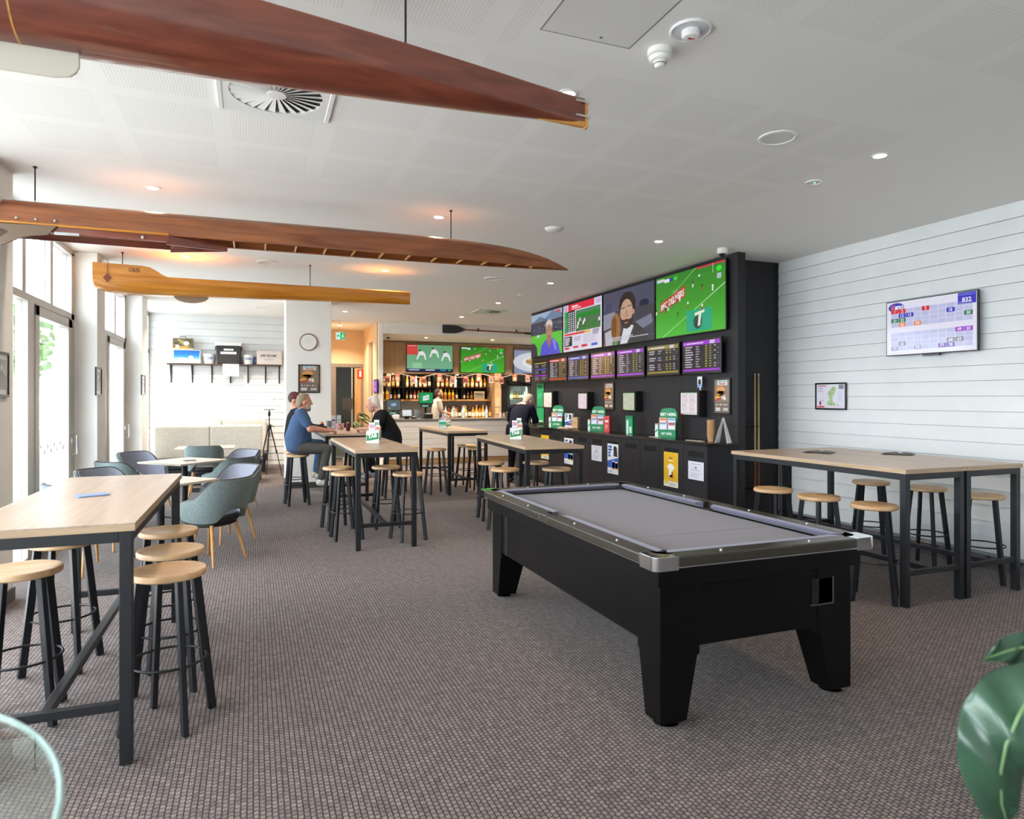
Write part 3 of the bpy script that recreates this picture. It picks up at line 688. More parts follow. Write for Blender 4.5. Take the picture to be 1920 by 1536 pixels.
# ------------------------------------------------------------ plant, lower right
def leaf(name, spine, width, mat, parent, fold=.12, label=None, roll=0, face=None):
    n = len(spine); g = G(); m = 8; rows = []
    S = [Vector(p) for p in spine]
    for i, p in enumerate(S):
        d = (S[min(i + 1, n - 1)] - S[max(i - 1, 0)]).normalized(); side = d.cross(Vector((0, 0, 1)))
        if side.length < .05: side = Vector((1, 0, 0))
        if face is not None: side = d.cross(face)
        side.normalize(); side = Matrix.Rotation(roll, 3, d) @ side; nrm = side.cross(d)
        w = width * math.sin(PI * min(1, (.04 + .96 * i / (n - 1)) ** .8)) ** .7
        w = max(w, .004)
        rows.append([p + side * (w * (k / m * 2 - 1)) + nrm * (-fold * w * abs(k / m * 2 - 1) ** 1.6 + .012 * math.sin(i * 1.3 + k)) for k in range(m + 1)])
    g.loft(rows, cap=False, closed=False)
    o = obj(name, g, mat, parent, smooth=80)
    md = o.modifiers.new('thick', 'SOLIDIFY'); md.thickness = .003
    sb = o.modifiers.new('smooth', 'SUBSURF'); sb.levels = 1; sb.render_levels = 1
    return o, S
def plant():
    base = Vector((1.62, .70, 0))
    t = thing('potted_plant', 'broad glossy green leaves of a potted plant at the lower right corner', 'plant', base)
    lm = M('glossy_leaf', '35543f', .22, spec=.7, var=.35, vscale=6); mr = M('leaf_midrib', '6f9060', .4)
    obj('pot', G().lathe([(.14, .003), (.19, .33), (.2, .36), (.17, .36), (.16, .3), (0, .3)], 32), M('grey_pot', '6b6b6b', .6), t, smooth=40)
    obj('soil', G().lathe([(.165, .30), (.165, .315)], 24), M('potting_soil', '2c211a', .95), t)
    st = obj('stem', G().tube([(0, 0, .3), (.01, .02, .6), (0, .03, .95)], .014, 8), M('plant_stem', '5d7a45', .6), t, smooth=60)
    def P(x, y, dist, dx=14): # pixel to a point at a given depth in front of the camera, local to the pot
        r = _ray(x + dx, y); return Vector((0, 0, EYE)) + r * dist - base
    specs = [([P(1950, 1262, 1.34), P(1921, 1296, 1.32), P(1892, 1348, 1.30), P(1870, 1400, 1.30), P(1860, 1450, 1.31), P(1862, 1510, 1.33), P(1880, 1570, 1.36)], .082, .22, .25),
             ([P(1990, 1222, 1.44), P(1950, 1212, 1.42), P(1910, 1214, 1.40), P(1875, 1222, 1.39), P(1832, 1236, 1.39)], .036, .3, .1),
             ([P(1880, 1440, 1.42), P(1864, 1480, 1.42), P(1852, 1530, 1.43), P(1850, 1590, 1.45)], .035, .25, -.2)]
    toward = Vector((-.35, -.80, .45)).normalized()
    top = Vector((0, .03, .95))
    for sp, w, fd, rl in specs:
        S = []
        for i in range(len(sp) - 1):
            for k in range(3): S.append(sp[i].lerp(sp[i + 1], k / 3))
        S.append(sp[-1])
        lf, S = leaf('leaf', S, w, lm, t, fd, roll=rl, face=toward)
        obj('midrib', G().tube([p + Vector((-.001, -.003, .003)) for p in S], [.0035 * (1 - i / len(S)) + .001 for i in range(len(S))], 6), mr, lf, smooth=60)
        obj('petiole', G().tube([top, top.lerp(S[0], .5) + Vector((0, 0, .04)), S[0]], .006, 6), M('plant_stem'), lf, smooth=60)
    for a, h in ((.4, 1.05), (2.2, 1.15), (3.6, 1.0), (5.2, 1.1)):
        d = Vector((math.cos(a), math.sin(a), 0)) if math.cos(a) > -.2 else Vector((.5, -.8, 0)).normalized() * 1
        S = [top + d * (.05 + .06 * i) + Vector((0, 0, (h - .95) + .05 * i - .012 * i * i)) for i in range(8)]
        if a == 3.6: continue
        lf, S = leaf('leaf', S, .07, lm, t, .2); obj('midrib', G().tube([p + Vector((0, 0, .004)) for p in S], .003, 6), mr, lf, smooth=60)
plant()
# ------------------------------------------------------------ ceiling fixtures
M_WPLAST = M('white_plastic', 'eceae6', .4)
M_LAMP = M('lamp_lens', 'fff0d8', .3, emit=9)
def downlight(x, y, label, z=CEIL, watts=None):
    t = thing('downlight', label, 'light', (x, y, z), 0, 'recessed ceiling downlights')
    n = 28
    obj('trim_ring', G().loft([[(r * math.cos(2 * PI * i / n), r * math.sin(2 * PI * i / n), h) for i in range(n)] for r, h in ((.058, 0), (.058, -.006), (.045, -.008), (.043, 0))], cap=False), M_WPLAST, t, smooth=40)
    obj('lens', G().lathe([(.044, -.001), (.044, -.003)], 24), M_LAMP, t)
    l = bpy.data.lights.new('downlight_lamp', 'AREA'); l.shape = 'DISK'; l.size = .085; l.energy = watts or DOWNLIGHT_W; l.color = (1, .84, .66); l.spread = math.radians(130)
    put('lamp', l, t, (0, 0, -.009))
    return t
for x, y, lb in ((1.69, 3.48, 'recessed warm downlight just above the stern of the nearest hull'), (4.23, 3.55, 'recessed warm downlight at the right, nearest the board wall'), (-.78, 3.48, 'recessed downlight hidden above the nearest hull'),
                 (-.78, 6.28, 'recessed warm downlight at the left between the first two hulls'), (1.68, 6.30, 'recessed warm downlight beside the right wire of the middle hull'), (4.23, 6.38, 'recessed warm downlight nearest the end of the screen wall'),
                 (-.78, 9.17, 'recessed warm downlight at the left just above the yellow hull'), (1.69, 9.19, 'recessed warm downlight over the right half of the yellow hull'), (4.23, 9.30, 'recessed warm downlight beyond the tip of the middle hull'),
                 (4.21, 11.58, 'recessed warm downlight just left of the leftmost big screen'), (1.73, 13.83, 'recessed warm downlight right of the clock column'), (4.19, 13.83, 'recessed warm downlight in front of the bar bulkhead'),
                 (-.78, 13.83, 'recessed downlight over the banquettes'), (1.95, 16.5, 'recessed warm downlight in the corridor by the exit sign')): downlight(x, y, lb, CEIL, DOWNLIGHT_W * (5.0 if y > 11 else 1))
for x, y, lb in ((4.03, 16.35, 'recessed downlight in the bar ceiling at the left'), (5.78, 16.35, 'recessed downlight in the bar ceiling, second from the left'), (7.4, 16.35, 'recessed downlight in the bar ceiling above the fridges')): downlight(x, y, lb, 3.10, DOWNLIGHT_W * 4.5)
def disc_plate(name, x, y, r, label, cat, inner='dcdcda', z=CEIL):
    t = thing(name, label, cat, (x, y, z), 0, 'round ceiling speakers' if cat == 'speaker' else None)
    n = 36
    obj('rim', G().loft([[(q * math.cos(2 * PI * i / n), q * math.sin(2 * PI * i / n), h) for i in range(n)] for q, h in ((r, 0), (r, -.007), (r * .88, -.011), (r * .85, 0))], cap=False), M_WPLAST, t, smooth=40)
    obj('grille', G().lathe([(r * .87, -.001), (r * .86, -.006)], n), M('grille_' + inner, inner, .7, bump=.3, bscale=400), t)
    return t
disc_plate('ceiling_speaker', 3.295, 3.555, .125, 'round ceiling speaker at the right, nearest the camera', 'speaker')
disc_plate('ceiling_speaker', .16, 9.18, .125, 'round ceiling speaker between the middle hull and the yellow hull', 'speaker')
disc_plate('ceiling_speaker', 3.275, 9.24, .125, 'round ceiling speaker right of the middle hull tip', 'speaker')
disc_plate('ceiling_speaker', .13, 13.78, .125, 'round ceiling speaker beyond the yellow hull', 'speaker')
t = disc_plate('emergency_light', 4.245, 4.18, .062, 'small round emergency light with a green indicator', 'light', 'd8d8e0')
obj('indicator', G().lathe([(.006, -.006), (.005, -.010)], 10, (.012, 0, 0)), M('green_led', '5dff7a', .4, emit=3), t)
t = thing('heat_detector', 'round ceiling plate with a small red-marked detector', 'detector', (1.945, 2.665, CEIL))
obj('plate', G().lathe([(.098, 0), (.098, -.005), (.088, -.009), (.05, -.009)], 36), M('grey_plate', 'd5d6dc', .5), t, smooth=30)
obj('rim', G().tube([(.092 * math.cos(2 * PI * i / 40), .092 * math.sin(2 * PI * i / 40), -.006) for i in range(40)], .007, 6, True), M_WPLAST, t, smooth=60)
d = obj('detector_head', G().lathe([(.043, -.008), (.043, -.03), (.036, -.04), (.02, -.044)], 24), M_WPLAST, t, smooth=30)
obj('red_mark', G().box(-.016, -.006, -.0465, .006, .004, -.0445).box(.01, -.008, -.0465, .018, 0, -.0445), M('red_print', 'c0392b', .5), d)
t = thing('smoke_detector', 'bulky white smoke detector hanging below the ceiling', 'detector', (1.915, 2.88, CEIL))
obj('base', G().lathe([(.06, 0), (.062, -.03), (.055, -.034)], 28), M_WPLAST, t, smooth=30)
obj('collar', G().lathe([(.055, -.036), (.05, -.055), (.042, -.06)], 28), M_WPLAST, t, smooth=30)
h = obj('sensor_head', G().lathe([(.034, -.06), (.032, -.07), (.026, -.078), (.02, -.088), (.012, -.09)], 24), M_WPLAST, t, smooth=30)
obj('vent_slot', G().tube([(.0305 * math.cos(2 * PI * i / 24), .0305 * math.sin(2 * PI * i / 24), -.072) for i in range(24)], .0022, 6, True), M('slot_grey', '55534f', .7), h)
t = thing('dome_light', 'small white domed sensor beyond the middle hull', 'sensor', (2.89, 6.29, CEIL))
obj('base', G().lathe([(.085, 0), (.085, -.01)], 32), M_WPLAST, t, smooth=30); obj('dome', G().lathe([(.082, -.01), (.075, -.025), (.05, -.038), (.01, -.043)], 32), M_WPLAST, t, smooth=60)
def cctv(x, y, label, z=CEIL):
    t = thing('security_camera', label, 'camera', (x, y, z), 0, 'dome security cameras')
    obj('housing', G().lathe([(.055, 0), (.06, -.02), (.06, -.055), (.05, -.065)], 24), M_WPLAST, t, smooth=30)
    obj('dome', G().lathe([(.04, -.065), (.036, -.085), (.02, -.1), (.005, -.103)], 20), M('smoked_dome', '16161a', .1), t, smooth=60)
cctv(5.13, 6.42, 'white dome security camera at the end of the screen wall')
cctv(3.0, 15.95, 'dark dome security camera in the bar ceiling', 3.10)
t = thing('motion_sensor', 'small white cylinder sensor high on the pier between the doors', 'sensor', (-1.70, 9.5, 3.26))
obj('bracket', G().box(-.06, -.015, .0, -.02, .015, .03), M_WPLAST, t); obj('body', G().cyl((0, -.07, -.01), (0, .05, .02), .03, .03, 18), M_WPLAST, t, smooth=40)
t = thing('ceiling_box', 'tiny white ceiling device left of the leftmost big screen', 'sensor', (4.23, 10.55, CEIL)); obj('case', G().lathe([(.05, 0), (.05, -.012), (.03, -.018)], 20), M_WPLAST, t, smooth=30); obj('lens', G().lathe([(.014, -.018), (.01, -.024)], 12), M('smoked_dome'), t)
def diffuser(x, y, s, label, tint='e9e8e6', n=24):
    t = thing('air_diffuser', label, 'vent', (x, y, CEIL), 0, 'square swirl air diffusers'); h = s / 2; m = M('diffuser_' + tint, tint, .45)
    ring = [(h * .80 * math.cos(2 * PI * i / 48), h * .80 * math.sin(2 * PI * i / 48)) for i in range(48)]
    def sq(i, q): a = 2 * PI * i / 48; k = q / max(abs(math.cos(a)), abs(math.sin(a))); return (k * math.cos(a), k * math.sin(a))
    obj('face_plate', G().loft([[(*sq(i, h * .92), -.014) for i in range(48)], [(ring[i][0], ring[i][1], -.014) for i in range(48)], [(ring[i][0], ring[i][1], -.001) for i in range(48)]], cap=False), m, t)
    fr = G()
    for a0, a1, b0, b1 in ((-h, h, -h, -h * .91), (-h, h, h * .91, h), (-h, -h * .91, -h * .91, h * .91), (h * .91, h, -h * .91, h * .91)): fr.box(a0, b0, -.018, a1, b1, 0)
    obj('frame', fr, m, t, bevel=.004)
    obj('plenum', G().lathe([(h * .80, -.001), (h * .80, -.0035)], 48), M('plenum_dark', '4a4947', .8), t)
    obj('hub', G().lathe([(h * .17, -.004), (h * .17, -.016), (h * .13, -.018)], 24), m, t, smooth=30)
    for k in range(n):
        a = 2 * PI * k / n; c, s_ = math.cos(a), math.sin(a); pr = Vector((-s_, c, 0))
        r0, r1 = h * .16, h * .79; w0, w1 = .012, .042
        P = lambda r, w, z: Vector((c * r, s_ * r, z)) + pr * w
        obj('blade', G().loft([[P(r0, 0, -.014), P(r0, w0, -.006), P(r0, w0, -.0045), P(r0, 0, -.0125)], [P(r1, 0, -.014), P(r1, w1, -.005), P(r1, w1, -.0035), P(r1, 0, -.0125)]]), m, t)
diffuser(.125, 4.08, .64, 'large square ceiling diffuser with radial swirl blades behind the nearest hull')
diffuser(4.44, 12.79, .60, 'greenish square ceiling diffuser near the bar', 'c9d6c4', 16)
t = thing('access_panel', 'flush square access panel in the ceiling near the detectors', 'panel', (1.52, 2.63, CEIL))
obj('panel', G().box(-.238, -.288, -.002, .238, .288, 0), M('ceiling_white', 'e2e0dc', .75), t)
obj('shadow_gap', G().box(-.245, -.295, -.0012, .245, -.288, 0).box(-.245, .288, -.0012, .245, .295, 0).box(-.245, -.288, -.0012, -.238, .288, 0).box(.238, -.288, -.0012, .245, .288, 0), M('gap_grey', '77756f', .8), t)
obj('latch', G().lathe([(.008, -.002), (.006, -.004)], 12, (.06, .25, 0)), M('slot_grey'), t)
# ------------------------------------------------------------ rowing hulls hung from the ceiling
def hull_geo(st, n=18, inv=False, shell=.0, deck=True, camber=.02):
    """st: (x, half_beam, z_gunwale, z_keel, exponent); section is a round bottom between gunwales"""
    out, inn = [], []
    for x, b, zg, zk, e in st:
        r, q = [], []
        for i in range(n + 1):
            a = PI * i / n; c, s = math.cos(a), math.sin(a)
            yy = b * (abs(c) ** e) * (1 if c >= 0 else -1); zz = zg + (zk - zg) * (abs(s) ** e)
            r.append((x, yy, zz)); q.append((x, yy * (1 - shell / max(b, .01)), zg + (zk - zg) * (abs(s) ** e) * (1 - shell / max(abs(zk - zg), .02))))
        if deck:
            for i in range(1, 6):
                u = -1 + 2 * i / 6; r.append((x, u * b, zg + (camber * (1 - u * u)) * (1 if zg > zk else -1)))
        out.append(r); inn.append(q)
    return out, inn
M_MAHOG = wood('varnished_mahogany', '622a1a', '864430', (1.1, 9, 9), .3, coat=1, fig=2.2)
M_CEDAR = wood('varnished_cedar', '733b1c', 'a36135', (.5, 6, 6), .25, coat=.6, fig=2.6)
M_AMBER = wood('amber_varnished_ply', 'b06a18', 'd08a2c', (.5, 5, 9), .25, coat=.6, fig=2.0)
M_SPRUCE = wood('pale_spruce_trim', 'b9813a', 'd9a052', (.6, 10, 10), .35, coat=.3)
M_WIRE = M('black_wire', '1c1c1e', .5)
def wire(parent, x, y, z0): obj('suspension_wire', G().cyl((x, y, z0), (x, y, CEIL - .001), .005, n=8), M_WIRE, parent, smooth=60); obj('wire_anchor', G().lathe([(.014, CEIL - .012), (.014, CEIL)], 12, (x, y, 0)), M_WIRE, parent)
# nearest hull, mahogany, keel down
def hull_near():
    t = thing('rowing_hull', 'dark mahogany rowing hull hanging nearest the camera', 'boat', (0, 2.89, 0), 0, 'old rowing hulls hung from the ceiling')
    st = []
    for i in range(25):
        s = 3.21 * i / 24; x = 1.495 - s
        b = .010 + .155 * (1 - math.exp(-s / 1.0)) + .02 * s; zg = 3.012 + .095 * min(1, s / 1.5); zk = 2.905 - .05 * min(1, s / 1.6)
        st.append((x, b, zg, zk, .62 + .30 * min(1, s / 1.2)))
    o, _ = hull_geo(st)
    h = obj('hull', G().loft(o), M_MAHOG, t, smooth=35)
    obj('stern_post', G().box(1.493, -.014, 2.885, 1.508, .014, 3.018), M_SPRUCE, t, bevel=.002)
    obj('keel_strip', G().loft([[(1.49, -.012, 2.89), (1.49, .012, 2.89), (1.49, .012, 2.915), (1.49, -.012, 2.915)], [(1.25, -.003, 2.895), (1.25, .003, 2.895), (1.25, .003, 2.9), (1.25, -.003, 2.9)]]), M_SPRUCE, t)
    for z in (2.94, 3.01): obj('rudder_gudgeon', G().cyl((1.44, -.018, z), (1.515, -.02, z - .004), .005, n=8).cyl((1.505, -.02, z - .012), (1.505, -.02, z + .012), .005, n=8), M_ALU, t, smooth=40)
    zk = 2.856
    obj('skeg_fin', G().prism([(-1.1, zk + .01), (-.60, zk + .012), (-.60, zk - .05), (-.61, zk - .072), (-.63, zk - .09), (-.68, zk - .10), (-1.0, zk - .10)], -.006, .006, 'y'), M('bone_white_paint', 'cfc8ba', .5), t, bevel=.003)
    obj('scarf_joint', G().loft([[(x, p[1] * 1.004, 3.1 + (p[2] - 3.1) * 1.006) for p in hull_geo([st[17]], deck=False)[0][0]] for x in (st[17][0], st[17][0] - .006)], cap=False, closed=False), M_SPRUCE, t)
    wire(t, .62, 0, 3.10); wire(t, -1.45, 0, 3.1)
hull_near()
# middle hull, cedar scull hung upside down: ribs and open side face the floor
def hull_mid():
    t = thing('rowing_hull', 'brown cedar scull hanging upside down in the middle with open ribs below', 'boat', (0, 6.04, 0), 0, 'old rowing hulls hung from the ceiling')
    def prof(x):
        s = 2.94 - x
        b = .150 * (1 - math.exp(-s / .75)) + .004
        zc = 2.872 + .215 * (1 - math.exp(-s / .42)) * (1 - .02 * s)
        zg = 2.868
        return (x, b, zg, zc, .85)
    xs = [-1.73 + 4.66 * i / 44 for i in range(45)] + [2.938]
    st = [prof(x) for x in xs]
    o, q = hull_geo(st, shell=.006, deck=False)
    sh = G().loft(o, cap=False, closed=False).loft(q, cap=False, closed=False)
    for e in (0, -1): sh.loft([[o[e][i], q[e][i]] for i in range(len(o[e]))], cap=False, closed=False)
    obj('hull_shell', sh, M_CEDAR, t, smooth=40)
    for s in (-1, 1): obj('gunwale', G().tube([(x, s * (b - .006), zg) for x, b, zg, zc, e in st], .008, 6), M_CEDAR, t, smooth=60)
    for k in range(13):
        x = -.15 + .245 * k; p = prof(x)
        obj('rib', G().box(x - .006, -p[1] + .008, p[2] - .004, x + .006, p[1] - .008, p[2] + .012), M_SPRUCE, t)
    # keelson seen inside, cockpit coaming and the wedge-shaped breakwater
    obj('keelson', G().box(-1.7, -.01, 2.93, 2.3, .01, 2.95), M_CEDAR, t)
    for s in (-1, 1):
        obj('coaming', G().loft([[(x, s * (.155 - .0 * x), 2.872), (x, s * .163, 2.872), (x, s * .158, 2.872 - h), (x, s * .15, 2.872 - h)] for x, h in ((-1.72, .055), (-1.0, .06), (-.62, .062))]), M_MAHOG, t)
        obj('breakwater', G().loft([[(-.64, s * .16, 2.875), (-.64, s * .15, 2.875), (-.64, s * .15, 2.79), (-.64, s * .16, 2.79)], [(-.2, s * .006, 2.868), (-.2, 0, 2.868), (-.2, 0, 2.80), (-.2, s * .006, 2.80)]]), M_MAHOG, t)
    obj('coaming_trim', G().tube([(-1.73, -.167, 2.868), (-1.1, -.168, 2.868), (-.62, -.166, 2.868)], .011, 8), M_AMBER, t, smooth=60)
    obj('cockpit_deck', G().box(-1.70, -.14, 2.868, -.66, .14, 2.873), M_MAHOG, t)
    r = obj('rigger_bracket', G().prism([(-1.74, 2.85), (-1.36, 2.86), (-1.42, 2.79), (-1.52, 2.775), (-1.60, 2.75), (-1.70, 2.69), (-1.75, 2.72), (-1.66, 2.79)], -.19, -.178, 'y'), M('aged_bronze', '6d5a4a', .45, .5), t, bevel=.002)
    obj('rigger_stay', G().box(-1.38, -.185, 2.80, -1.22, -.17, 2.818), M_CHROME, r)
    for x in (-1.62, -1.50, -1.38): obj('rivet', G().ell((x, -.158, 2.905), .011, 8, 5), M_ALU, t, smooth=60)
    obj('rivet', G().ell((-.80, -.165, 2.83), .014, 8, 5), M_ALU, t, smooth=60)
    wire(t, -1.546, 0, 3.08); wire(t, 1.725, 0, 3.05)
hull_mid()
# far hull, amber ply, blunt ends
def hull_far():
    t = thing('rowing_hull', 'amber plywood hull with blunt ends hanging farthest from the camera', 'boat', (0, 9.2, 0), 0, 'old rowing hulls hung from the ceiling')
    st = []
    for i in range(29):
        x = -1.735 + 3.765 * i / 28; u = i / 28
        zg = 3.035 + .01 * u
        b = .205 * (1 - u) ** .7 + .045
        zk = 2.822 + .065 * u
        if x < -1.55: zk += (x + 1.55) * -.35
        st.append((x, b, zg, zk, .8))
    o, _ = hull_geo(st)
    obj('hull', G().loft(o), M_AMBER, t, smooth=35)
    for s in (-1, 1):
        pts = [(-1.735, 3.03), (-1.735, 3.16), (-1.22, 3.15), (-1.14, 3.135), (-1.06, 3.09), (-1.02, 3.06), (-.95, 3.03)]
        b0 = .235
        obj('coaming', G().prism(pts, s * b0 - .006, s * b0 + .006, 'y'), M_AMBER, t)
    obj('transom', G().box(-1.738, -.23, 3.0, -1.728, .23, 3.155), M_AMBER, t)
    cv = Canvas(.22, .06); cv.text('S&B', .0, .05, .9, '7a4a12', bold=.03); cv.build('painted_letters', PRINTMAT, t, (-1.37, -.2425, 3.065))
    cv = Canvas(.09, .11); cv.poly([(.5, 0), (1, .5), (.5, 1), (0, .5)], '7b3a1c'); cv.build('diamond_inlay', GLOSSPRINT, t, (-1.63, -.247, 2.93))
    obj('seam', G().box(-1.59, -.252, 3.0, -1.585, -.243, 3.15), M_CEDAR, t)
    obj('skeg_fin', G().prism([(-.72 + .2 * math.cos(a), 2.85 + .085 * math.sin(a)) for a in [PI + PI * i / 10 for i in range(11)]], -.005, .005, 'y'), M('weathered_fin', '8d7561', .7), t)
    wire(t, -1.47, 0, 3.03); wire(t, .70, 0, 3.05)
hull_far()
# oar on the bulkhead
t = thing('oar', 'old wooden oar with a black blade fixed to the bar bulkhead', 'oar', (4.2, 15.44, 3.235))
bl = [(0, -.09, 3), (.05, -.1, 3), (.3, -.098, 3), (.42, -.075, 3), (.5, -.045, 3), (.56, -.024, 3)]
obj('blade', G().loft([[(x, .008, h), (x, -.012, h), (x, -.012, -h), (x, .008, -h)] for x, h, _ in [(a, abs(b), c) for a, b, c in bl]]), M('black_blade', '2b2e31', .45), t, bevel=.004)
obj('shaft', G().cyl((.5, 0, 0), (2.15, 0, -.03), .016, .021, 12), M_CEDAR, t, smooth=60)
obj('collar', G().cyl((2.12, 0, -.03), (2.3, 0, -.034), .03, .03, 12), M('black_blade'), t, smooth=40)
obj('handle', G().cyl((2.3, 0, -.034), (2.8, 0, -.04), .018, .016, 12), M_CEDAR, t, smooth=60)
for a in (.9, 1.9): obj('bracket', G().box(a - .008, -.026, -.03, a + .008, .057, .05), M_WIRE, t)
# ------------------------------------------------------------ flat print helpers
def _textq(s, t, o, ux, uy, col, bold=.02):
    vs, fs, tw, th = text_geo(t, bold)
    s._add([(o[0] + x / tw * ux[0] + y / th * uy[0], o[1] + x / tw * ux[1] + y / th * uy[1]) for x, y in vs], fs, col); return s
Canvas.textq = _textq
M_BEZEL = M('gloss_black_bezel', '0d0d0f', .25)
def screen(name, w, h, loc, rz, label, paint, depth=.06, bz=.012, cat='television', group=None):
    """local frame: lower left corner, face towards -Y, back against the wall at y=0"""
    t = thing(name, label, cat, loc, rz, group)
    obj('bezel', G().box(0, -depth, 0, w, -depth + .03, h), M_BEZEL, t, bevel=.004)
    obj('back_case', G().box(w * .12, -depth + .03, h * .12, w * .88, -.001, h * .88), M_BEZEL, t)
    cv = Canvas(w - 2 * bz, h - 2 * bz); paint(cv)
    cv.build('picture', SCREENMAT, t, (bz, -depth - .0008, bz))
    return t
def pic_football(c, banner=True):
    for i in range(10): c.rect(0, i / 10, 1, (i + 1) / 10, '%02x%02x%02x' % (70 - i * 2, 190 - i * 6, 40 - i))
    c.up().rect(.62, .97, 1, 1, 'c8324a').rect(0, .86, 1, .865, '4fae3f')
    c.poly([(0, .42), (.0, .425), (.62, 1), (.6, 1)], '7fd070'); c.poly([(.1, .0), (.115, 0), (1, .68), (1, .665)], 'cdeec0')
    c.up()
    c.poly([(.07, .40), (.46, .60), (.46, .78), (.07, .57)], 'b8452c') if banner else None
    c.up()
    if banner: c.textq('KFC DELIVERS', (.085, .435), (.36, .185), (0, .11), 'f4efe4', .03)
    c.rect(.02, .92, .14, .97, 'd8d8e2').rect(.02, .895, .1, .92, '2c9a57').rect(.14, .895, .22, .95, 'f0f0f5').rect(.22, .9, .28, .955, '3b3f9e').rect(.29, .9, .34, .955, '35e03a')
    for i, (u, v) in enumerate(((.2, .46), (.28, .5), (.33, .54), (.38, .57), (.16, .42), (.5, .44), (.57, .74), (.66, .82), (.7, .66), (.84, .62), (.35, .31), (.7, .36), (.01, .42), (.12, .47))):
        c.ell(u, v + .045, .012, .022, ('2e2a3a', 'f2f2f2')[i % 2], 8); c.rect(u - .008, v - .03, u + .008, v + .03, ('f2f2f2', '3a7a4a', 'b0443a')[i % 3])
    c.ell(.92, .9, .035, .04, '2ff02f', 14); c.rect(.895, .75, .95, .83, 'b9c2cc').rect(.84, .86, .845, 1, 'e8f2e0')
    c.rect(.48, .03, .83, .36, '1fae86')
    c.up().ell(.64, .17, .06, .11, '2b4a3e', 18)
    c.up().poly([(.60, .26), (.73, .30), (.735, .34), (.60, .31)], 'f1f4d8').poly([(.64, .10), (.675, .11), (.69, .31), (.655, .30)], 'f1f4d8')
def pic_man(c):
    c.rect(0, 0, 1, 1, '3a3a48'); c.up().rect(0, .62, 1, 1, '4a4a63').poly([(0, .3), (.25, .35), (.25, .62), (0, .6)], '8d8fa6').poly([(.03, .62), (.2, .66), (.2, .82), (.05, .8)], '55566e').poly([(.62, .35), (.95, .45), (.98, .3), (.65, .15)], '777a92').poly([(.05, .0), (.2, .0), (.2, .3), (.03, .25)], 'b8bccb')
    c.ell(.82, .66, .09, .07, '2a2a33', 16)
    c.up().ell(.27, .31, .10, .28, '9a6b3c', 18).ell(.23, .33, .06, .22, '7a4e28', 14)
    c.poly([(.36, 0), (.92, 0), (.8, .22), (.66, .36), (.45, .30), (.38, .12)], '2b2b2e'); c.up().poly([(.36, 0), (.5, 0), (.63, .3), (.5, .35), (.43, .28)], 'dfe2ea')
    c.ell(.50, .69, .165, .245, '241a18', 24); c.up().ell(.49, .55, .125, .255, 'c99f86', 24).rect(.44, .28, .56, .4, 'b98d74'); c.ell(.63, .55, .018, .05, 'bb8f78', 10)
    c.up().poly([(.37, .50), (.385, .36), (.44, .28), (.5, .26), (.56, .29), (.61, .38), (.615, .52), (.58, .44), (.53, .43), (.49, .445), (.44, .43), (.40, .44)], '2c201d'); c.poly([(.36, .72), (.40, .78), (.5, .82), (.6, .77), (.625, .66), (.645, .78), (.6, .9), (.45, .93), (.35, .83)], '241a18')
    c.up().ell(.485, .375, .045, .016, 'b06a62', 14).ell(.43, .595, .03, .016, 'e8ddd4', 10).ell(.55, .61, .03, .016, 'e8ddd4', 10).poly([(.39, .635), (.46, .65), (.46, .665), (.39, .655)], '2c201d').poly([(.51, .66), (.59, .665), (.59, .68), (.51, .675)], '2c201d').poly([(.47, .6), (.5, .6), (.515, .47), (.46, .465)], 'b8896f')
    c.up().ell(.433, .596, .011, .013, '2b2522', 8).ell(.553, .611, .011, .013, '2b2522', 8)
    for i, (a, b) in enumerate(((.12, .62), (.08, .9), (.12, .55))): c.rect(a, .125 - i * .03, b, .14 - i * .03, 'c9ccd8')
    c.ell(.27, .02, .05, .03, '2f9a5a', 10)
def pic_form(c):
    c.rect(0, 0, 1, 1, 'e4e2f2'); c.up().rect(.14, .86, .82, 1, 'e8103c').rect(.02, .87, .12, .98, 'd9a9c4').rect(.86, .88, .98, .98, 'c9b8da')
    c.up().rect(.15, .89, .2, .97, 'c02040').scribble(.24, .925, .42, .965, 1, 'ffffff').scribble(.24, .885, .5, .915, 1, 'ffd9df')
    c.rect(.03, .40, .13, .86, '12a050').rect(.13, .42, .33, .86, '16181c').rect(.35, .40, .97, .84, '2f7a34').rect(.35, .68, .97, .76, '45a83c').rect(.35, .76, .97, .84, '8b9a96').rect(.35, .58, .97, .66, '6d7468')
    c.up()
    for r in range(9):
        for k in range(3): c.rect(.15 + k * .06, .44 + r * .045, .185 + k * .06, .465 + r * .045, 'e8e8ec')
        c.rect(.04, .43 + r * .045, .06, .455 + r * .045, ('e03030', '3060d0', 'e0c030')[r % 3])
    for u, v in ((.42, .56), (.46, .63), (.55, .55), (.58, .6), (.94, .56), (.4, .5)): c.ell(u, v, .02, .05, 'f2f2f2', 8); c.ell(u + .01, v - .05, .022, .03, '2a2320', 8)
    c.rect(.03, .34, .58, .385, 'e23a3a').rect(.58, .34, .73, .385, 'e6c22e').rect(.03, .11, .25, .32, '2a2a30').scribble(.78, .28, .95, .39, 3, '8a88a0').scribble(.3, .2, .5, .3, 3, 'b8b4cc').scribble(.55, .14, .95, .32, 5, 'cfcde2')
    c.rect(.04, .045, .17, .09, 'e02040').rect(.28, .06, .42, .1, 'e02040').rect(.5, .06, .65, .11, 'e02040').rect(.75, .055, .9, .11, '3a6ad8'); c.up().scribble(.05, .13, .2, .3, 4, 'd8d8e0')
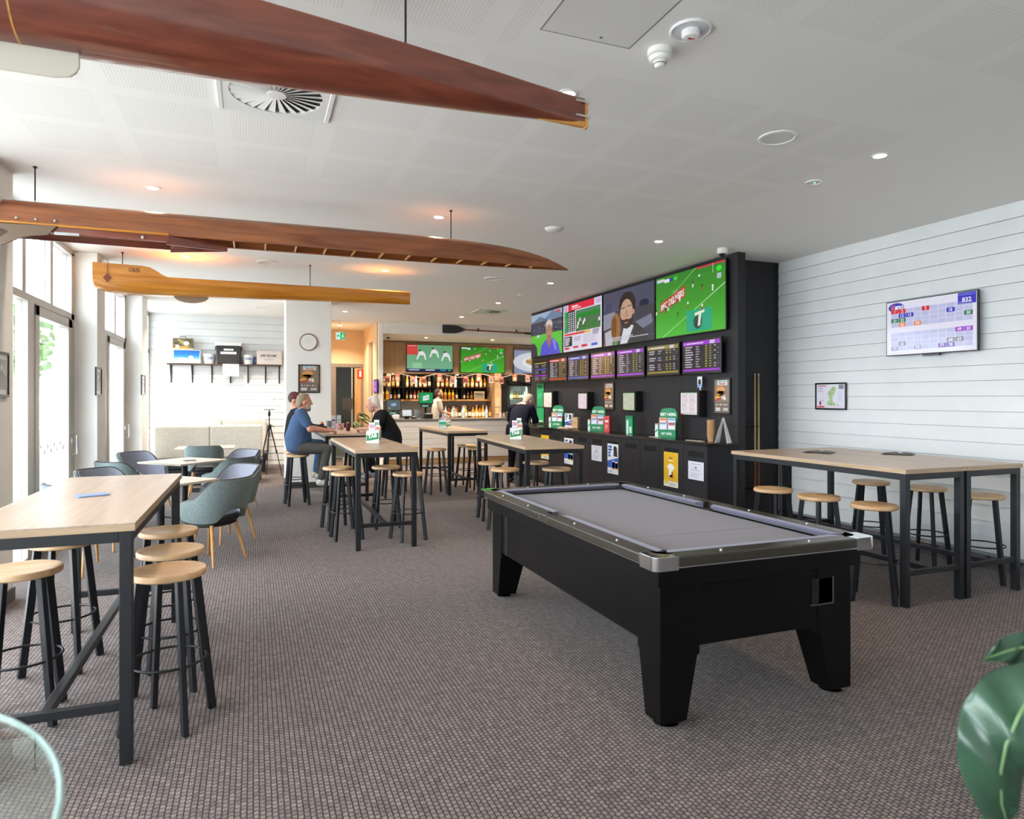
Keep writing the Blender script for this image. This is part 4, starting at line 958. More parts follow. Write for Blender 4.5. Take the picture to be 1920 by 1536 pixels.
def pic_host(c):
    c.rect(0, 0, 1, 1, '2b3040'); c.up().rect(0, .0, 1, .50, '58c83a').rect(0, .80, 1, 1, '9fb4d0').poly([(0, .8), (.3, .93), (.6, .8)], '3d4858').poly([(.4, .82), (.7, 1), (1, .9), (1, .8)], '56657a').rect(0, .5, 1, .8, '30364a')
    c.up()
    for i in range(16): c.rect(.03 + i * .06, .55 + (i * 7 % 5) * .03, .06 + i * .06, .58 + (i * 7 % 5) * .035, ('5a6a9a', '8a93b8', '454f70')[i % 3])
    c.rect(.82, .93, .95, .975, 'e03048').poly([(0, 0), (.22, 0), (.2, .2), (.1, .33), (0, .3)], '3a3a48').ell(.24, .47, .05, .03, 'cfd6e6', 10)
    c.poly([(.3, 0), (.36, .24), (.5, .36), (.72, .38), (.88, .22), (.95, 0)], '5a5ad8')
    c.up().poly([(.52, .36), (.6, .14), (.68, .37)], 'a8785e').poly([(.70, .36), (.78, .3), (.84, .08), (.78, .1)], '8f90ec'); c.rect(.54, .3, .67, .44, 'a8785e'); c.ell(.6, .54, .10, .2, 'b4836a', 22); c.up().poly([(.5, .6), (.5, .74), (.56, .8), (.66, .79), (.71, .72), (.7, .6), (.66, .68), (.54, .69)], 'd9cdc6').ell(.56, .56, .018, .012, '3a2c28', 8).ell(.65, .56, .018, .012, '3a2c28', 8).ell(.6, .43, .04, .012, '8f4f48', 10)
def pic_odds(col, seed, mixed=False):
    def f(c):
        rnd = random.Random(seed); c.rect(0, 0, 1, 1, '221d1c')
        if mixed:
            c.up()
            for v, k in ((.86, 'b8b83a'), (.56, '5a6ae0'), (.26, 'b03af0')): c.rect(.02, v, .9, v + .045, k); c.scribble(.05, v - .2, .4, v - .04, 4, '8a86a0', .5, seed); c.scribble(.55, v - .2, .9, v - .04, 4, '8a86a0', .5, seed + 3)
            return
        c.up().rect(0, .85, 1, .98, col).rect(0, .03, 1, .1, col); c.up().rect(.74, .86, .87, .97, 'd8d4e6').scribble(.1, .885, .6, .945, 1, 'e8dcf0').rect(.03, .9, .06, .93, 'ffffff')
        n = 9
        for r in range(n):
            v = .78 - r * .078
            if '9a8d' in col and r in (2, 5): continue
            c.rect(.06, v, .06 + rnd.uniform(.16, .26), v + .034, 'cfcbe0').rect(.36, v, .36 + rnd.uniform(.07, .13), v + .034, 'a8a4bc')
            c.rect(.62, v, .67, v + .034, 'c8c050').rect(.73, v, .78, v + .034, 'b8b048')
            if rnd.random() < .6: c.rect(.85, v, .9, v + .034, 'c8c4dc')
            if rnd.random() < .3: c.rect(.94, v, .97, v + .03, '9a96b0')
    return f
RZ = -PI / 2; XS = 5.42
for y, z, w, h, lb, pf in ((12.75, 2.415, 1.505, .875, 'big screen showing a man in a blue shirt, leftmost of the four', pic_host), (11.22, 2.415, 1.49, .875, 'big screen showing a racing form guide with a red header', pic_form),
                           (9.70, 2.415, 1.515, .875, 'big screen showing a dark-bearded man in a car', pic_man), (8.165, 2.415, 1.53, .875, 'big screen showing a football match on a green pitch, rightmost of the four', pic_football)):
    screen('large_screen', w, h, (XS, y, z), RZ, lb, pf, .06, .014, group='large screens on the black wall')
for i, (y, w, col, lb) in enumerate(((12.50, .70, None, 'small odds screen with thin coloured bands, leftmost of seven'), (11.77, .79, 'd0482e', 'small odds screen with an orange red header'), (10.94, .81, '4a62cc', 'small odds screen with a blue header'),
                                     (10.06, .81, 'a832d8', 'small odds screen with a purple header, third from the right of its kind'), (9.19, .79, 'a832d8', 'small odds screen with a purple header, between another purple and the yellow one'),
                                     (8.33, .79, '9a8d38', 'small odds screen with an olive yellow header'), (7.47, .79, 'a832d8', 'small odds screen with a purple header at the right end of the row'))):
    screen('odds_screen', w, .45, (XS, y, 1.895), RZ, lb, pic_odds(col or 'b8b83a', i + 3, i == 0), .10, .022, group='small odds screens on the black wall')
# keno screen on the right wall
def pic_keno(c):
    c.rect(0, 0, 1, 1, 'e9e8fa'); c.up()
    for blk, v0 in ((0, .52), (1, .08)):
        for r in range(4):
            for k in range(10): c.rect(.055 + k * .091, v0 + r * .085, .055 + k * .091 + .085, v0 + r * .085 + .078, 'c4c8ee' if (r + k) % 2 else 'bfc4ea')
    c.ell(.115, .895, .095, .085, '2b2fc0', 30).rect(.81, .80, .995, .995, '2b2bc8')
    c.up().textq('K', (.05, .845), (.05, 0), (.015, .1), 'f26a3a', .03).textq('eno', (.095, .85), (.1, 0), (.01, .075), 'ffffff', .03).text('GAME RESULTS', .9, .945, .028, 'aab4ff', 'c', 0, fillw=.165).text('832', .9, .83, .08, 'ffffff', 'c', .02)
    def num(n, col):
        r, k = (n - 1) // 10, (n - 1) % 10; v = (.52 + (3 - r) * .085) if r < 4 else (.08 + (7 - r) * .085); u = .055 + k * .091
        c.rect(u, v, u + .088, v + .08, col); c.up().text(str(n), u + .044, v + .012, .056, 'f4f2ff', 'c', .02, maxw=.07); c.l -= 1
    c.up()
    for ns, col in (((1, 2, 5), 'd8242c'), ((12, 13, 18), '2c34c4'), ((21, 22, 30), '1c7a4a'), ((32, 34), 'f0884a'), ((49, 50), 'a030d0'), ((62, 68, 69), '7c7f92'), ((71, 74), 'a59bc8'), ((77, 78), '6a2eb0')):
        for n in ns: num(n, col)
kt = screen('lottery_screen', .965, .572, (XR - .02, 5.19, 2.024), RZ, 'wall screen of lottery numbers on the white board wall', pic_keno, .075, .01)
obj('sensor_bar', G().box(.40, -.062, -.018, .58, -.04, 0), M_BEZEL, kt); obj('wall_bracket', G().box(.3, -.02, .12, .66, -.001, .45), M_STEEL, kt)
# ------------------------------------------------------------ framed prints
def frame(w, h, loc, rz, label, paint, fw=.022, depth=.02, cat='poster', mat=None, paper=None, name='framed_poster', group=None):
    t = thing(name, label, cat, loc, rz, group); m = mat or M_BEZEL
    for a in ((0, 0, w, fw), (0, h - fw, w, h), (0, fw, fw, h - fw), (w - fw, fw, w, h - fw)): obj('frame_bar', G().box(a[0], -depth, a[1], a[2], -.001, a[3]), m, t, bevel=.002)
    obj('backing', G().box(fw, -depth * .5, fw, w - fw, -.001, h - fw), M_BEZEL, t)
    cv = Canvas(w - 2 * fw, h - 2 * fw); paint(cv); cv.build('print', paper or GLOSSPRINT, t, (fw, -depth * .55, fw)); return t
def pic_burger(c):
    c.rect(0, 0, 1, 1, '8a7564'); c.up().rect(0, .0, 1, .33, '6f655e').rect(.2, .83, .85, .98, 'd8d4cc').poly([(.0, .35), (.75, .55), (.7, .8), (.05, .75)], '9a6a42')
    c.up().rect(.25, .91, .48, .96, '7fa8c4').rect(.52, .91, .8, .96, '8fb2c8').rect(.3, .85, .75, .89, 'c9705a').ell(.42, .70, .28, .09, 'd8965a', 22).ell(.42, .63, .30, .035, '6b8a3a', 18).ell(.42, .60, .29, .04, '7a4026', 18).ell(.42, .55, .28, .05, 'c98a4e', 18).poly([(.02, .40), (.6, .52), (.58, .58), (.04, .48)], 'd6b23a').poly([(.02, .34), (.55, .40), (.55, .45), (.02, .40)], 'b43a4a')
    c.up().text('$6', .62, .36, .17, 'f4f0e8', 'c', .035)
    for i in range(6): c.ell(.14 + i * .14, .245, .04, .03, ('d8d0c4', 'c9a27a')[i % 2], 10)
    c.scribble(.08, .05, .42, .16, 2, 'e2ddd6').scribble(.58, .06, .92, .15, 2, 'd2cdc6')
def yz(x0, x1, yt, yb, X):
    """span on a plane X=const from photo columns x0<x1 and the rows at the right-hand column"""
    a, b = onX(x0, 747, X), onX(x1, 747, X); return a.y, a.y - b.y, onX(x1, yb, X).z, onX(x1, yt, X).z - onX(x1, yb, X).z
y0, w, z0, h = yz(1336.5, 1369, 708, 778, XS - .02); frame(w, h, (XS, y0, z0), RZ, 'framed burger poster on the black wall nearest the cues', pic_burger)
y0, w, z0, h = yz(1131, 1150.5, 716, 769, XS - .02); frame(w, h, (XS, y0, z0), RZ, 'framed burger poster on the black wall between two form boards', pic_burger)
frame(.365, .50, (.735, 12.3, 1.675), 0, 'framed burger poster under the clock on the column', pic_burger, .018)
def pic_map(c):
    c.rect(0, 0, 1, 1, 'e9e6f2'); c.up().rect(.02, .02, .28, .09, 'd85a68').rect(.78, .80, .95, .98, '8f8c9e').rect(.3, .03, .95, .06, 'f2c4cc').scribble(.04, .91, .36, .96, 1, 'd04a5a').rect(.04, .70, .25, .72, 'e08a94').scribble(.06, .75, .25, .88, 4, 'c4c2d4')
    c.poly([(.42, .12), (.68, .10), (.66, .22), (.58, .25), (.56, .45), (.64, .62), (.70, .86), (.58, .92), (.46, .74), (.40, .66), (.42, .5), (.46, .36), (.36, .2)], 'b5cf9f'); c.up().ell(.52, .17, .04, .02, '6f8a5a', 10).ell(.57, .8, .03, .03, '93b57c', 10).ell(.49, .6, .03, .05, '93b57c', 10)
    c.poly([(.1, .13), (.17, .13), (.16, .3), (.11, .3)], 'b02a4a').ell(.22, .33, .02, .02, '444455', 8).ell(.76, .14, .03, .015, '4a4a78', 8).scribble(.76, .25, .95, .7, 12, 'd6d4e4', .5)
y0, w, z0, h = yz(1529, 1587, 717, 769, XR - .03); frame(w, h, (XR - .018, y0, z0), RZ, 'small framed course map on the white board wall', pic_map, .018, cat='picture', name='framed_map')
def pic_print(c): c.rect(0, 0, 1, 1, 'cfc9c4'); c.up().rect(.12, .12, .88, .88, '9a9794'); c.up().poly([(.12, .12), (.88, .12), (.88, .45), (.5, .6), (.12, .4)], '6f6b6a').ell(.5, .68, .1, .08, 'c2beb8', 14)
for x1, yt, yb, w, lb in ((12.5, 662, 745, .30, 'framed picture on the pier at the left edge'), (188.5, 690, 742, .33, 'framed picture on the pier between the glass doors'), (270.5, 704, 741, .40, 'framed picture on the pier by the banquette')):
    b = onX(x1, yb, XL); a = onX(x1, yt, XL); frame(w, a.z - b.z, (XL, b.y - w, b.z), PI / 2, lb, pic_print, .02, cat='picture', name='framed_picture', group='pictures on the piers')
# form boards: deep black boxes with a race sheet
def pic_sheet(seed, tint='e2dcd8'):
    def f(c):
        c.rect(0, 0, 1, 1, tint); c.up().rect(0, .965, 1, 1, '4a8a4a').rect(0, 0, .14, .06, 'e0662e').rect(.14, .05, 1, .09, 'a8c0a0')
        for k in range(2):
            for r in range(4): c.scribble(.06 + k * .48, .14 + r * .205, .48 + k * .48, .3 + r * .205, 6, ('c3bcc0', 'b5aeb4')[(r + k) % 2], .55, seed + r + k * 5)
        for r in range(3): c.rect(.04, .315 + r * .205, .96, .325 + r * .205, 'c9a08a')
    return f
for i, (x0, x1, yt, yb, lb, tint) in enumerate(((1018, 1036, 733.5, 766, 'deep black form board with a white race sheet, nearest the green banner', 'e0d8d6'), (1082.5, 1102, 735, 769, 'deep black form board with a lilac race sheet', 'd9cde0'),
                                          (1166, 1192, 733.5, 772, 'deep black form board with a green race sheet', 'b9c7a2'), (1273, 1311, 732, 781.5, 'deep black form board with a pink race sheet, nearest the camera', 'e6d8de'))):
    X = XS - .12; y0, w, z0, h = yz(x0, x1, yt, yb, X)
    t = thing('form_board', lb, 'notice board', (XS, y0, z0), RZ, 'race form boards on the black wall')
    obj('case', G().box(0, -.12, 0, w, -.001, h), M_BLACKEDGE, t, bevel=.004)
    cv = Canvas(w * .80, h * .86); pic_sheet(i, tint)(cv); cv.build('race_sheet', PRINTMAT, t, (w * .10, -.1215, h * .07))
    obj('lip', G().box(w * .07, -.135, h * .03, w * .93, -.12, h * .055), M_BLACKEDGE, t)
# green betting banner
y0, w, z0, h = yz(1007, 1020, 719, 793, XS - .01)
t = thing('betting_banner', 'tall green betting banner on the black wall by the suited man', 'banner', (XS, y0, z0), RZ)
obj('board', G().box(0, -.012, 0, w, -.001, h), M_BEZEL, t); cv = Canvas(w, h, '0f9a5c'); cv.up().rect(0, .86, 1, 1, '0b7a48').rect(.15, .945, .5, .965, 'e8f4ec').rect(.15, .905, .75, .925, 'e8f4ec').rect(0, .37, 1, .42, '0b7a48').rect(.15, .385, .6, .4, 'e8f4ec').scribble(.15, .62, .8, .75, 4, '3fb383').scribble(.1, .02, .9, .06, 2, 'e4d6c8'); cv.build('print', PRINTMAT, t, (0, -.0135, 0))
# wobbler sign with a small portrait
y0, w, z0, h = yz(1305.5, 1314, 706, 727, XS - .08)
t = thing('wobbler_sign', 'small white sign on a stalk above the nearest form board', 'sign', (XS - .06, y0, z0), RZ)
obj('stalk', G().box(w * .55, -.006, -.09, w * .75, -.002, .02), M('clear_plastic_strip', 'dfe3e6', .2), t); obj('card', G().box(0, -.002, 0, w, 0, h), M_WPLAST, t)
cv = Canvas(w, h, 'e8ebf2'); cv.up().rect(0, 0, 1, .28, '7aa0d8').ell(.5, .6, .3, .17, '2a2a30', 14).ell(.5, .4, .34, .12, '33333a', 14); cv.build('print', PRINTMAT, t, (0, -.003, 0))
# ------------------------------------------------------------ betting counter
XC, HC = 4.965, 1.05
bc = thing('betting_counter', 'long black betting counter with vent slots under the screens', 'counter', (0, 0, 0))
obj('plinth', G().box(XC + .06, 6.56, 0.003, XS - .002, 12.70, .08), M_BLACKEDGE, bc)
obj('worktop', G().box(XC - .012, 6.49, HC - .035, XS - .002, 12.74, HC), M('black_stone_top', '1d1c1e', .18, spec=.6), bc, bevel=.004)
slots = [980 + q * .22917 for q in (1405, 1208, 1032, 873, 732, 600, 480, 372, 268, 178)]
sy = [onX(q, 747, XC).y for q in slots]
edges = [6.52] + [(a + b) / 2 for a, b in zip(sy, sy[1:])] + [sy[-1] * 2 - (sy[-1] + sy[-2]) / 2, 12.70]
for i in range(len(edges) - 1):
    a, b = edges[i], edges[i + 1]
    p = obj('door_panel', G().box(XC + .018, a + .003, .08, XC + .04, b - .003, HC - .036), M_BLACKP, bc)
    if i < len(sy):
        c = sy[i]; z = .905
        s = obj('vent_slot', G().box(XC + .0155, c - .15, z - .035, XC + .019, c + .15, z + .035), M('slot_black', '050505', .8), p)
        for k in range(6): obj('vent_slat', G().box(XC + .013, c - .15 + k * .05 + .02, z - .035, XC + .017, c - .15 + k * .05 + .028, z + .035), M_BLACKEDGE, p)
obj('end_panel', G().box(XC + .018, 6.505, .08, XS - .004, 6.52, HC - .036), M_BLACKP, bc); obj('carcass', G().box(XC + .04, 6.52, .08, XS - .004, 12.70, HC - .036), M_BLACKEDGE, bc)
def leaflet(x0, x1, yt, yb, label, paint, name='notice_sheet', cat='notice', group=None):
    y0, w, z0, h = yz(x0, x1, yt, yb, XC); t = thing(name, label, cat, (XC + .0125, y0, z0), RZ, group)
    obj('sheet', G().box(0, -.0015, 0, w, 0, h), M_WPLAST, t); cv = Canvas(w, h); paint(cv); cv.build('print', PRINTMAT, t, (0, -.0022, 0))
def pic_notice(c): c.rect(0, 0, 1, 1, 'dfe0ec'); c.up().ell(.5, .66, .08, .05, '6a6a7c', 12).scribble(.2, .5, .8, .54, 1, '9a9ab0').scribble(.15, .1, .85, .4, 6, 'b9b9cc', .4).rect(.2, .84, .8, .87, 'a9a9c0')
def pic_beer(c): c.rect(0, 0, 1, 1, 'e9edf5'); c.up().poly([(0, .42), (1, .56), (1, .2), (0, .2)], '2a62c4').scribble(.08, .55, .42, .95, 4, '2f5fae', .7, 2).rect(.45, .16, .68, .42, 'e0962e').rect(.72, .16, .95, .4, 'e8a63a'); c.up().ell(.72, .84, .17, .1, '1f2024', 16).poly([(.55, .6), (.92, .58), (.9, .78), (.6, .8)], '26272c').rect(.45, .40, .68, .44, 'f6efe0').rect(.72, .38, .95, .42, 'f6efe0').rect(.04, .04, .5, .12, 'c9d4ea')
def pic_tee(c): c.rect(0, 0, 1, 1, 'e9b91e'); c.up().rect(0, 0, 1, .16, 'f2efe2').text('BEER', .5, .80, .06, 'c0562a', 'c', .03).rect(.32, .745, .68, .775, 'f6efdc').poly([(.24, .58), (.4, .66), (.6, .66), (.76, .58), (.7, .5), (.64, .53), (.64, .28), (.36, .28), (.36, .53), (.3, .5)], 'f5f3ec').ell(.62, .3, .22, .06, 'e0a94a', 14); c.up().rect(.05, .08, .3, .2, 'e8d25a').scribble(.36, .03, .9, .12, 3, 'c9c4b4').ell(.6, .40, .06, .05, 'c0562a', 10)
leaflet(1289, 1318, 868, 903, 'white notice sheet on the counter front nearest the camera', pic_notice, group='white notices on the counter front')
leaflet(1243.5, 1270, 850, 916, 'yellow shirt poster on the counter front nearest the camera', pic_tee, 'counter_poster', 'poster')
leaflet(1138, 1158, 834, 891, 'blue and white beer poster on the counter front, fully in view', pic_beer, 'counter_poster', 'poster')
leaflet(1108, 1127, 837, 866, 'white notice sheet on the counter front left of the blue poster', pic_notice, group='white notices on the counter front')
leaflet(1057, 1073.5, 823, 872, 'blue and white beer poster partly hidden by a bar table', pic_beer, 'counter_poster', 'poster')
leaflet(1013.5, 1028, 817, 862, 'yellow poster on the counter front partly hidden by a bar table', pic_tee, 'counter_poster', 'poster')
# ------------------------------------------------------------ things on the counter
def onC(x, y=0, X=5.2):
    q = onX(x, 747, X); return Vector((X, q.y, HC))
def bet_stand(x0, x1, yb, label):
    p = onC((x0 + x1) / 2); w = .26; h = .40
    t = thing('leaflet_stand', label, 'leaflet stand', (p.x + .02, p.y, HC), math.radians(-62), 'green leaflet stands on the betting counter');
    gm = M('tab_green', '0f8a52', .45)
    arch = [(-w / 2, .002), (w / 2, .002), (w / 2, h - .07), (w * .36, h - .012), (w * .1, h), (-w * .1, h), (-w * .36, h - .012), (-w / 2, h - .07)]
    b = obj('back_board', G().prism(arch, .0, .008, 'y'), gm, t)
    cv = Canvas(w, .05); cv.text('BET HERE.', .5, .1, .8, 'e8f5ec', 'c', .04, maxw=.9); cv.build('lettering', PRINTMAT, b, (-w / 2, -.0015, h * .72))
    obj('pocket', G().box(-w / 2, -.05, .002, w / 2, -.044, .11).box(-w / 2, -.05, .002, -w / 2 + .004, 0, .2).box(w / 2 - .004, -.05, .002, w / 2, 0, .2), gm, t)
    cv = Canvas(w, .04); cv.text('BET HERE.', .5, .1, .8, 'd5ecdd', 'c', .04, maxw=.6); cv.build('lettering', PRINTMAT, t, (-w / 2, -.0515, .035))
    for i, (u, z, hh, c1) in enumerate(((-.065, .10, .15, 'd4dff0'), (.065, .10, .13, 'dfc6d4'), (-.06, .2, .07, 'e8a890'), (.066, .205, .06, 'c4d8ee'))):
        cv = Canvas(.115, hh, c1); cv.up().rect(.1, .55, .9, .8, ('7d96c4', 'b8506a', 'e07a4a', '5f8fd0')[i]).scribble(.1, .1, .9, .45, 3, 'f4f4f8'); cv.build('leaflet', PRINTMAT, t, (u - .0575, -.03 - .004 * i, z))
    obj('side_card', G().box(-w / 2 - .05, -.04, .002, -w / 2 - .002, -.036, .19), M_WPLAST, t); cv = Canvas(.048, .19, 'dfeee6'); cv.up().poly([(.1, .3), (.9, .5), (.9, .6), (.1, .45)], '0f8a52').rect(0, .9, 1, 1, 'e0765a'); cv.build('side_print', PRINTMAT, t, (-w / 2 - .05, -.0415, .002))
bet_stand(1033, 1056, 795, 'green leaflet stand on the counter, leftmost by the suited man'); bet_stand(1108, 1132, 803, 'green leaflet stand on the counter, middle of three'); bet_stand(1235, 1267, 815, 'green leaflet stand on the counter, nearest the camera')
def slip_box(x, yb, w, h, d, label, col, paint, name='slip_box', tilt=.0):
    p = onC(x); t = thing(name, label, 'leaflets', (p.x, p.y, HC), math.radians(-62))
    obj('holder', G().box(-w / 2, 0, .002, w / 2, d, h), M(name + '_' + col, col, .5), t, bevel=.003); cv = Canvas(w, h); paint(cv); cv.build('print', PRINTMAT, t, (-w / 2, -.0015, .002))
slip_box(1066, 797, .16, .26, .05, 'white and blue beer card standing beside the leftmost green stand', 'e8e8ea', lambda c: pic_beer(c), 'counter_card')
slip_box(1078, 796, .11, .20, .07, 'brown cardboard box of slips on the counter', 'c9a97e', lambda c: c.rect(0, 0, 1, 1, 'c9a97e').up().rect(.3, .4, .7, .6, 'b6925f'))
slip_box(1137.5, 805, .10, .25, .05, 'red betting leaflet box beside the middle green stand', 'c8403c', lambda c: c.rect(0, 0, 1, 1, 'd84a44').up().rect(.2, .6, .8, .72, 'f4e8e4').scribble(.2, .2, .8, .45, 3, 'e89a92'))
slip_box(1179.5, 809, .12, .27, .07, 'green and white leaflet box standing alone on the counter', '149a5e', lambda c: c.rect(0, 0, 1, 1, '169a60').up().rect(.15, .0, .4, .75, 'dfeee6').rect(.55, .05, .85, .4, 'dfeee6').rect(0, .85, 1, 1, '0c7a48'))
p = onC(1333, 0, 5.22); t = thing('paper_cups', 'stack of brown paper cups on the counter', 'cups', (p.x, p.y, HC))
for k in range(9): obj('cup', G().lathe([(.035, .002 + k * .022), (.047, .085 + k * .022), (.05, .088 + k * .022), (.046, .09 + k * .022), (.034, .01 + k * .022)], 20), M('kraft_paper', 'c69a6c', .8), t, smooth=40)
p = onC(1356, 0, 5.17); t = thing('table_tent', 'white and yellow folded card tent at the near end of the counter', 'card', (p.x, p.y, HC), math.radians(-150))
for s, nm in ((-1, 'panel'), (1, 'panel')): obj(nm, G().loft([[(-.08, s * .075, .002), (.08, s * .075, .002), (.08, s * .073, .002), (-.08, s * .073, .002)], [(-.02, s * .004, .30), (.02, s * .004, .30), (.02, s * .002, .30), (-.02, s * .002, .30)]]), M_WPLAST, t)
cv = Canvas(.10, .14, 'e8b81e'); cv.up().scribble(.1, .1, .9, .5, 3, 'f4f0e4').ell(.5, .75, .2, .15, 'f6efdc', 12); cv.build('print', PRINTMAT, t, (-.05, -.066, .05), rot=(math.radians(-13), 0, 0))
for x, y, lb, w in ((1303, 823, 'long pale betting pencil on the counter by the paper cups', .3), (1228, 815, 'pale slip lying on the counter by the nearest green stand', .2)):
    p = onC(x, 0, 5.10); tag(obj('betting_slip', G().obox((p.x, p.y, HC + .005), (.05, w, .006), (0, 0, .1)), M('pale_slip', 'cdb7a4', .7), None, bevel=.001), lb, 'slip')
p = onC(1062, 0, 5.07); tag(obj('paper_pile', G().obox((p.x, p.y, HC + .012), (.18, .3, .018), (0, 0, .2)).obox((p.x - .02, p.y + .03, HC + .026), (.15, .22, .008), (0, 0, -.15)), M('pale_slip'), None, bevel=.003), 'loose pile of pale papers beside the brown slip box', 'papers')
# ------------------------------------------------------------ cue rack and cues
t = thing('cue_rack', 'black wall rack holding the pool cues', 'rack', (5.72, 6.858, 0))
obj('back_rail', G().box(-.02, -.03, .42, .02, -.001, 1.93), M_BLACKEDGE, t); obj('top_arm', G().box(-.02, -.035, 1.91, .12, -.015, 1.925), M_BLACKEDGE, t)
obj('clip_bar', G().box(-.05, -.07, 1.20, .32, -.035, 1.25), M_BLACKEDGE, t, bevel=.004); obj('base_shelf', G().box(-.05, -.12, .40, .34, -.001, .44), M_BLACKEDGE, t, bevel=.004)
for k in range(6): obj('clip', G().tube([(-.02 + k * .055 + .018 * math.cos(a), -.085 + .018 * math.sin(a), 1.225) for a in [-.6 - 4 * i / 8 for i in range(9)]], .004, 6), M_STEEL, t, smooth=60)
def cue(x, y, label):
    t = thing('pool_cue', label, 'pool cue', (x, y, .443), 0, 'pool cues in the rack')
    obj('butt', G().cyl((0, 0, 0), (0, 0, .42), .0145, .0125, 12), wood('cue_butt', '6a3a1c', '8a5228', (8, 8, 1)), t, smooth=50); obj('shaft', G().cyl((0, 0, .42), (0, 0, 1.43), .0125, .0075, 12), wood('maple_cue', 'c9a468', 'dcbb84', (10, 10, .8), .35), t, smooth=50)
    obj('ferrule', G().cyl((0, 0, 1.43), (0, 0, 1.45), .0075, .007, 12), M_WPLAST, t, smooth=50); obj('tip', G().cyl((0, 0, 1.45), (0, 0, 1.458), .007, .006, 10), M('blue_chalk_tip', '3c5a78', .9), t)
a = onY(1415.5, 747, 6.775); b = onY(1422.5, 747, 6.775)
cue(a.x, 6.775, 'maple pool cue in the rack, left of the pair'); cue(b.x, 6.775, 'maple pool cue in the rack, right of the pair')
# ------------------------------------------------------------ card holders and small things on the bar tables
HT = 1.045
def tab_holder(x, y, rz, label, rot=0):
    t = thing('card_holder', label, 'card holder', (x, y, HT), math.radians(rz), 'white and green leaflet holders on the bar tables'); s = .075; h = .15
    wm = M('holder_white', 'e6ebe8', .25)
    obj('holder', G().box(-s, -s, .002, s, -s + .004, h).box(-s, s - .004, .002, s, s, h).box(-s, -s, .002, -s + .004, s, h).box(s - .004, -s, .002, s, s, h).box(-s, -s, .002, s, s, .006), wm, t)
    for i, (r, tx) in enumerate(((0, 'TAB'), (-PI / 2, 'BET'), (PI / 2, 'TAB'))):
        cv = Canvas(.15, .148, 'e9efec'); cv.up().poly([(.04, .18), (.96, .34), (.96, .86), (.04, .66)], '0d8a4c')
        cv.up().textq(tx, (.14, .36), (.70, .13), (0, .30), 'ffffff', .04) if i != 1 else cv.up().rect(0, .55, 1, .8, '18a888').scribble(.1, .1, .9, .5, 4, 'b9d8cc')
        o = cv.build('printed_side', PRINTMAT, t, {0: (-s, -s - .001, .002), 1: (-s - .001, s, .002), 2: (s + .001, -s, .002)}[i], r)
    for i, (u, v, w, hh, c1, c2) in enumerate(((-.055, -.02, .07, .24, 'f0eef2', 'd2a0b8'), (.0, .02, .06, .27, 'eef2ee', '8ab8a0'), (.03, -.04, .05, .21, 'f2e8e4', 'd87a6a'), (-.06, .04, .06, .19, 'ece8f4', '9a8ac8'))):
        cv = Canvas(w, hh, c1); cv.up().rect(.1, .72, .9, .9, c2).scribble(.1, .4, .9, .65, 2, 'c9ccd4'); lf = cv.build('leaflet', PRINTMAT, t, (u, v, .006)); md = lf.modifiers.new('thick', 'SOLIDIFY'); md.thickness = .002
tab_holder(1.345, 8.06, -20, 'white and green leaflet holder on the middle bar table'); tab_holder(3.17, 11.49, 40, 'white and green leaflet holder on the table nearest the bar front'); tab_holder(3.21, 8.13, -30, 'white and green leaflet holder on the table by the betting counter')
def coaster(x, y, z, label, col, w=.11, l=.075, rz=0.4, cat='coaster'):
    t = thing('coaster', label, cat, (x, y, z), rz); obj('card', G().prism(rrect(w, l, .012), .001, .004), M('coaster_' + col, col, .5), t); obj('card', G().prism(rrect(w, l, .012, cx=.01, cy=.006), .0045, .007), M('coaster_' + col), t)
p = onZ(171, 930, HT); coaster(p.x, p.y, HT, 'grey card lying on the left bar table', '7d8fae', .15, .11)
p = onZ(355, 864, .742); coaster(p.x, p.y, .742, 'small dark card on the second low table', '5a5f62', .14, .12, cat='card')
p = onZ(690, 824, HT); coaster(p.x - .06, p.y + .05, HT, 'pale coaster beside the holder on the middle bar table', 'c9b8c0')
for x, y, lb in ((1536, 849, 'dark open magazine on the right tables, nearer the cues'), (1684, 852, 'dark open magazine on the right tables, nearer the camera')):
    p = onZ(x, y, HT); t = thing('magazine', lb, 'magazine', (p.x, p.y, HT), math.radians(-60))
    for s in (-1, 1): obj('page', G().loft([[(s * q, -.1, .003 + zz), (s * q, .1, .003 + zz), (s * q, .1, .001 + zz), (s * q, -.1, .001 + zz)] for q, zz in ((.002, .002), (.03, .014), (.08, .010), (.13, .003))]), M('dark_print', '4a4744', .5), t)
# ------------------------------------------------------------ bar
YF = 15.8; HB = 1.08; XB1 = 6.10
M_BARBOARD = M('limed_board', 'd3d0cc', .55, var=.10, vscale=6, stretch=(.3, 1, 8))
bar = thing('bar_counter', 'white boarded bar counter with a dark grey top', 'bar', (0, 0, 0))
obj('carcass', G().box(2.82, YF, .12, XB1, YF + .55, HB - .04), M('board_backing'), bar)
z = HB - .045
while z > .16:
    zb = max(z - .143, .13); obj('plank', G().box(2.82, YF - .018, zb + .005, XB1, YF, z), M_BARBOARD, bar, bevel=.002); z = zb
obj('benchtop', G().box(2.81, YF - .05, HB - .04, XB1 + .02, YF + .62, HB), M('grey_stone', '6d6a66', .3), bar, bevel=.004)
obj('kickboard', G().box(2.82, YF - .005, .003, XB1, YF, .125), wood('kick_oak', '8a6a48', 'a5835c', (.6, 9, 9)), bar)
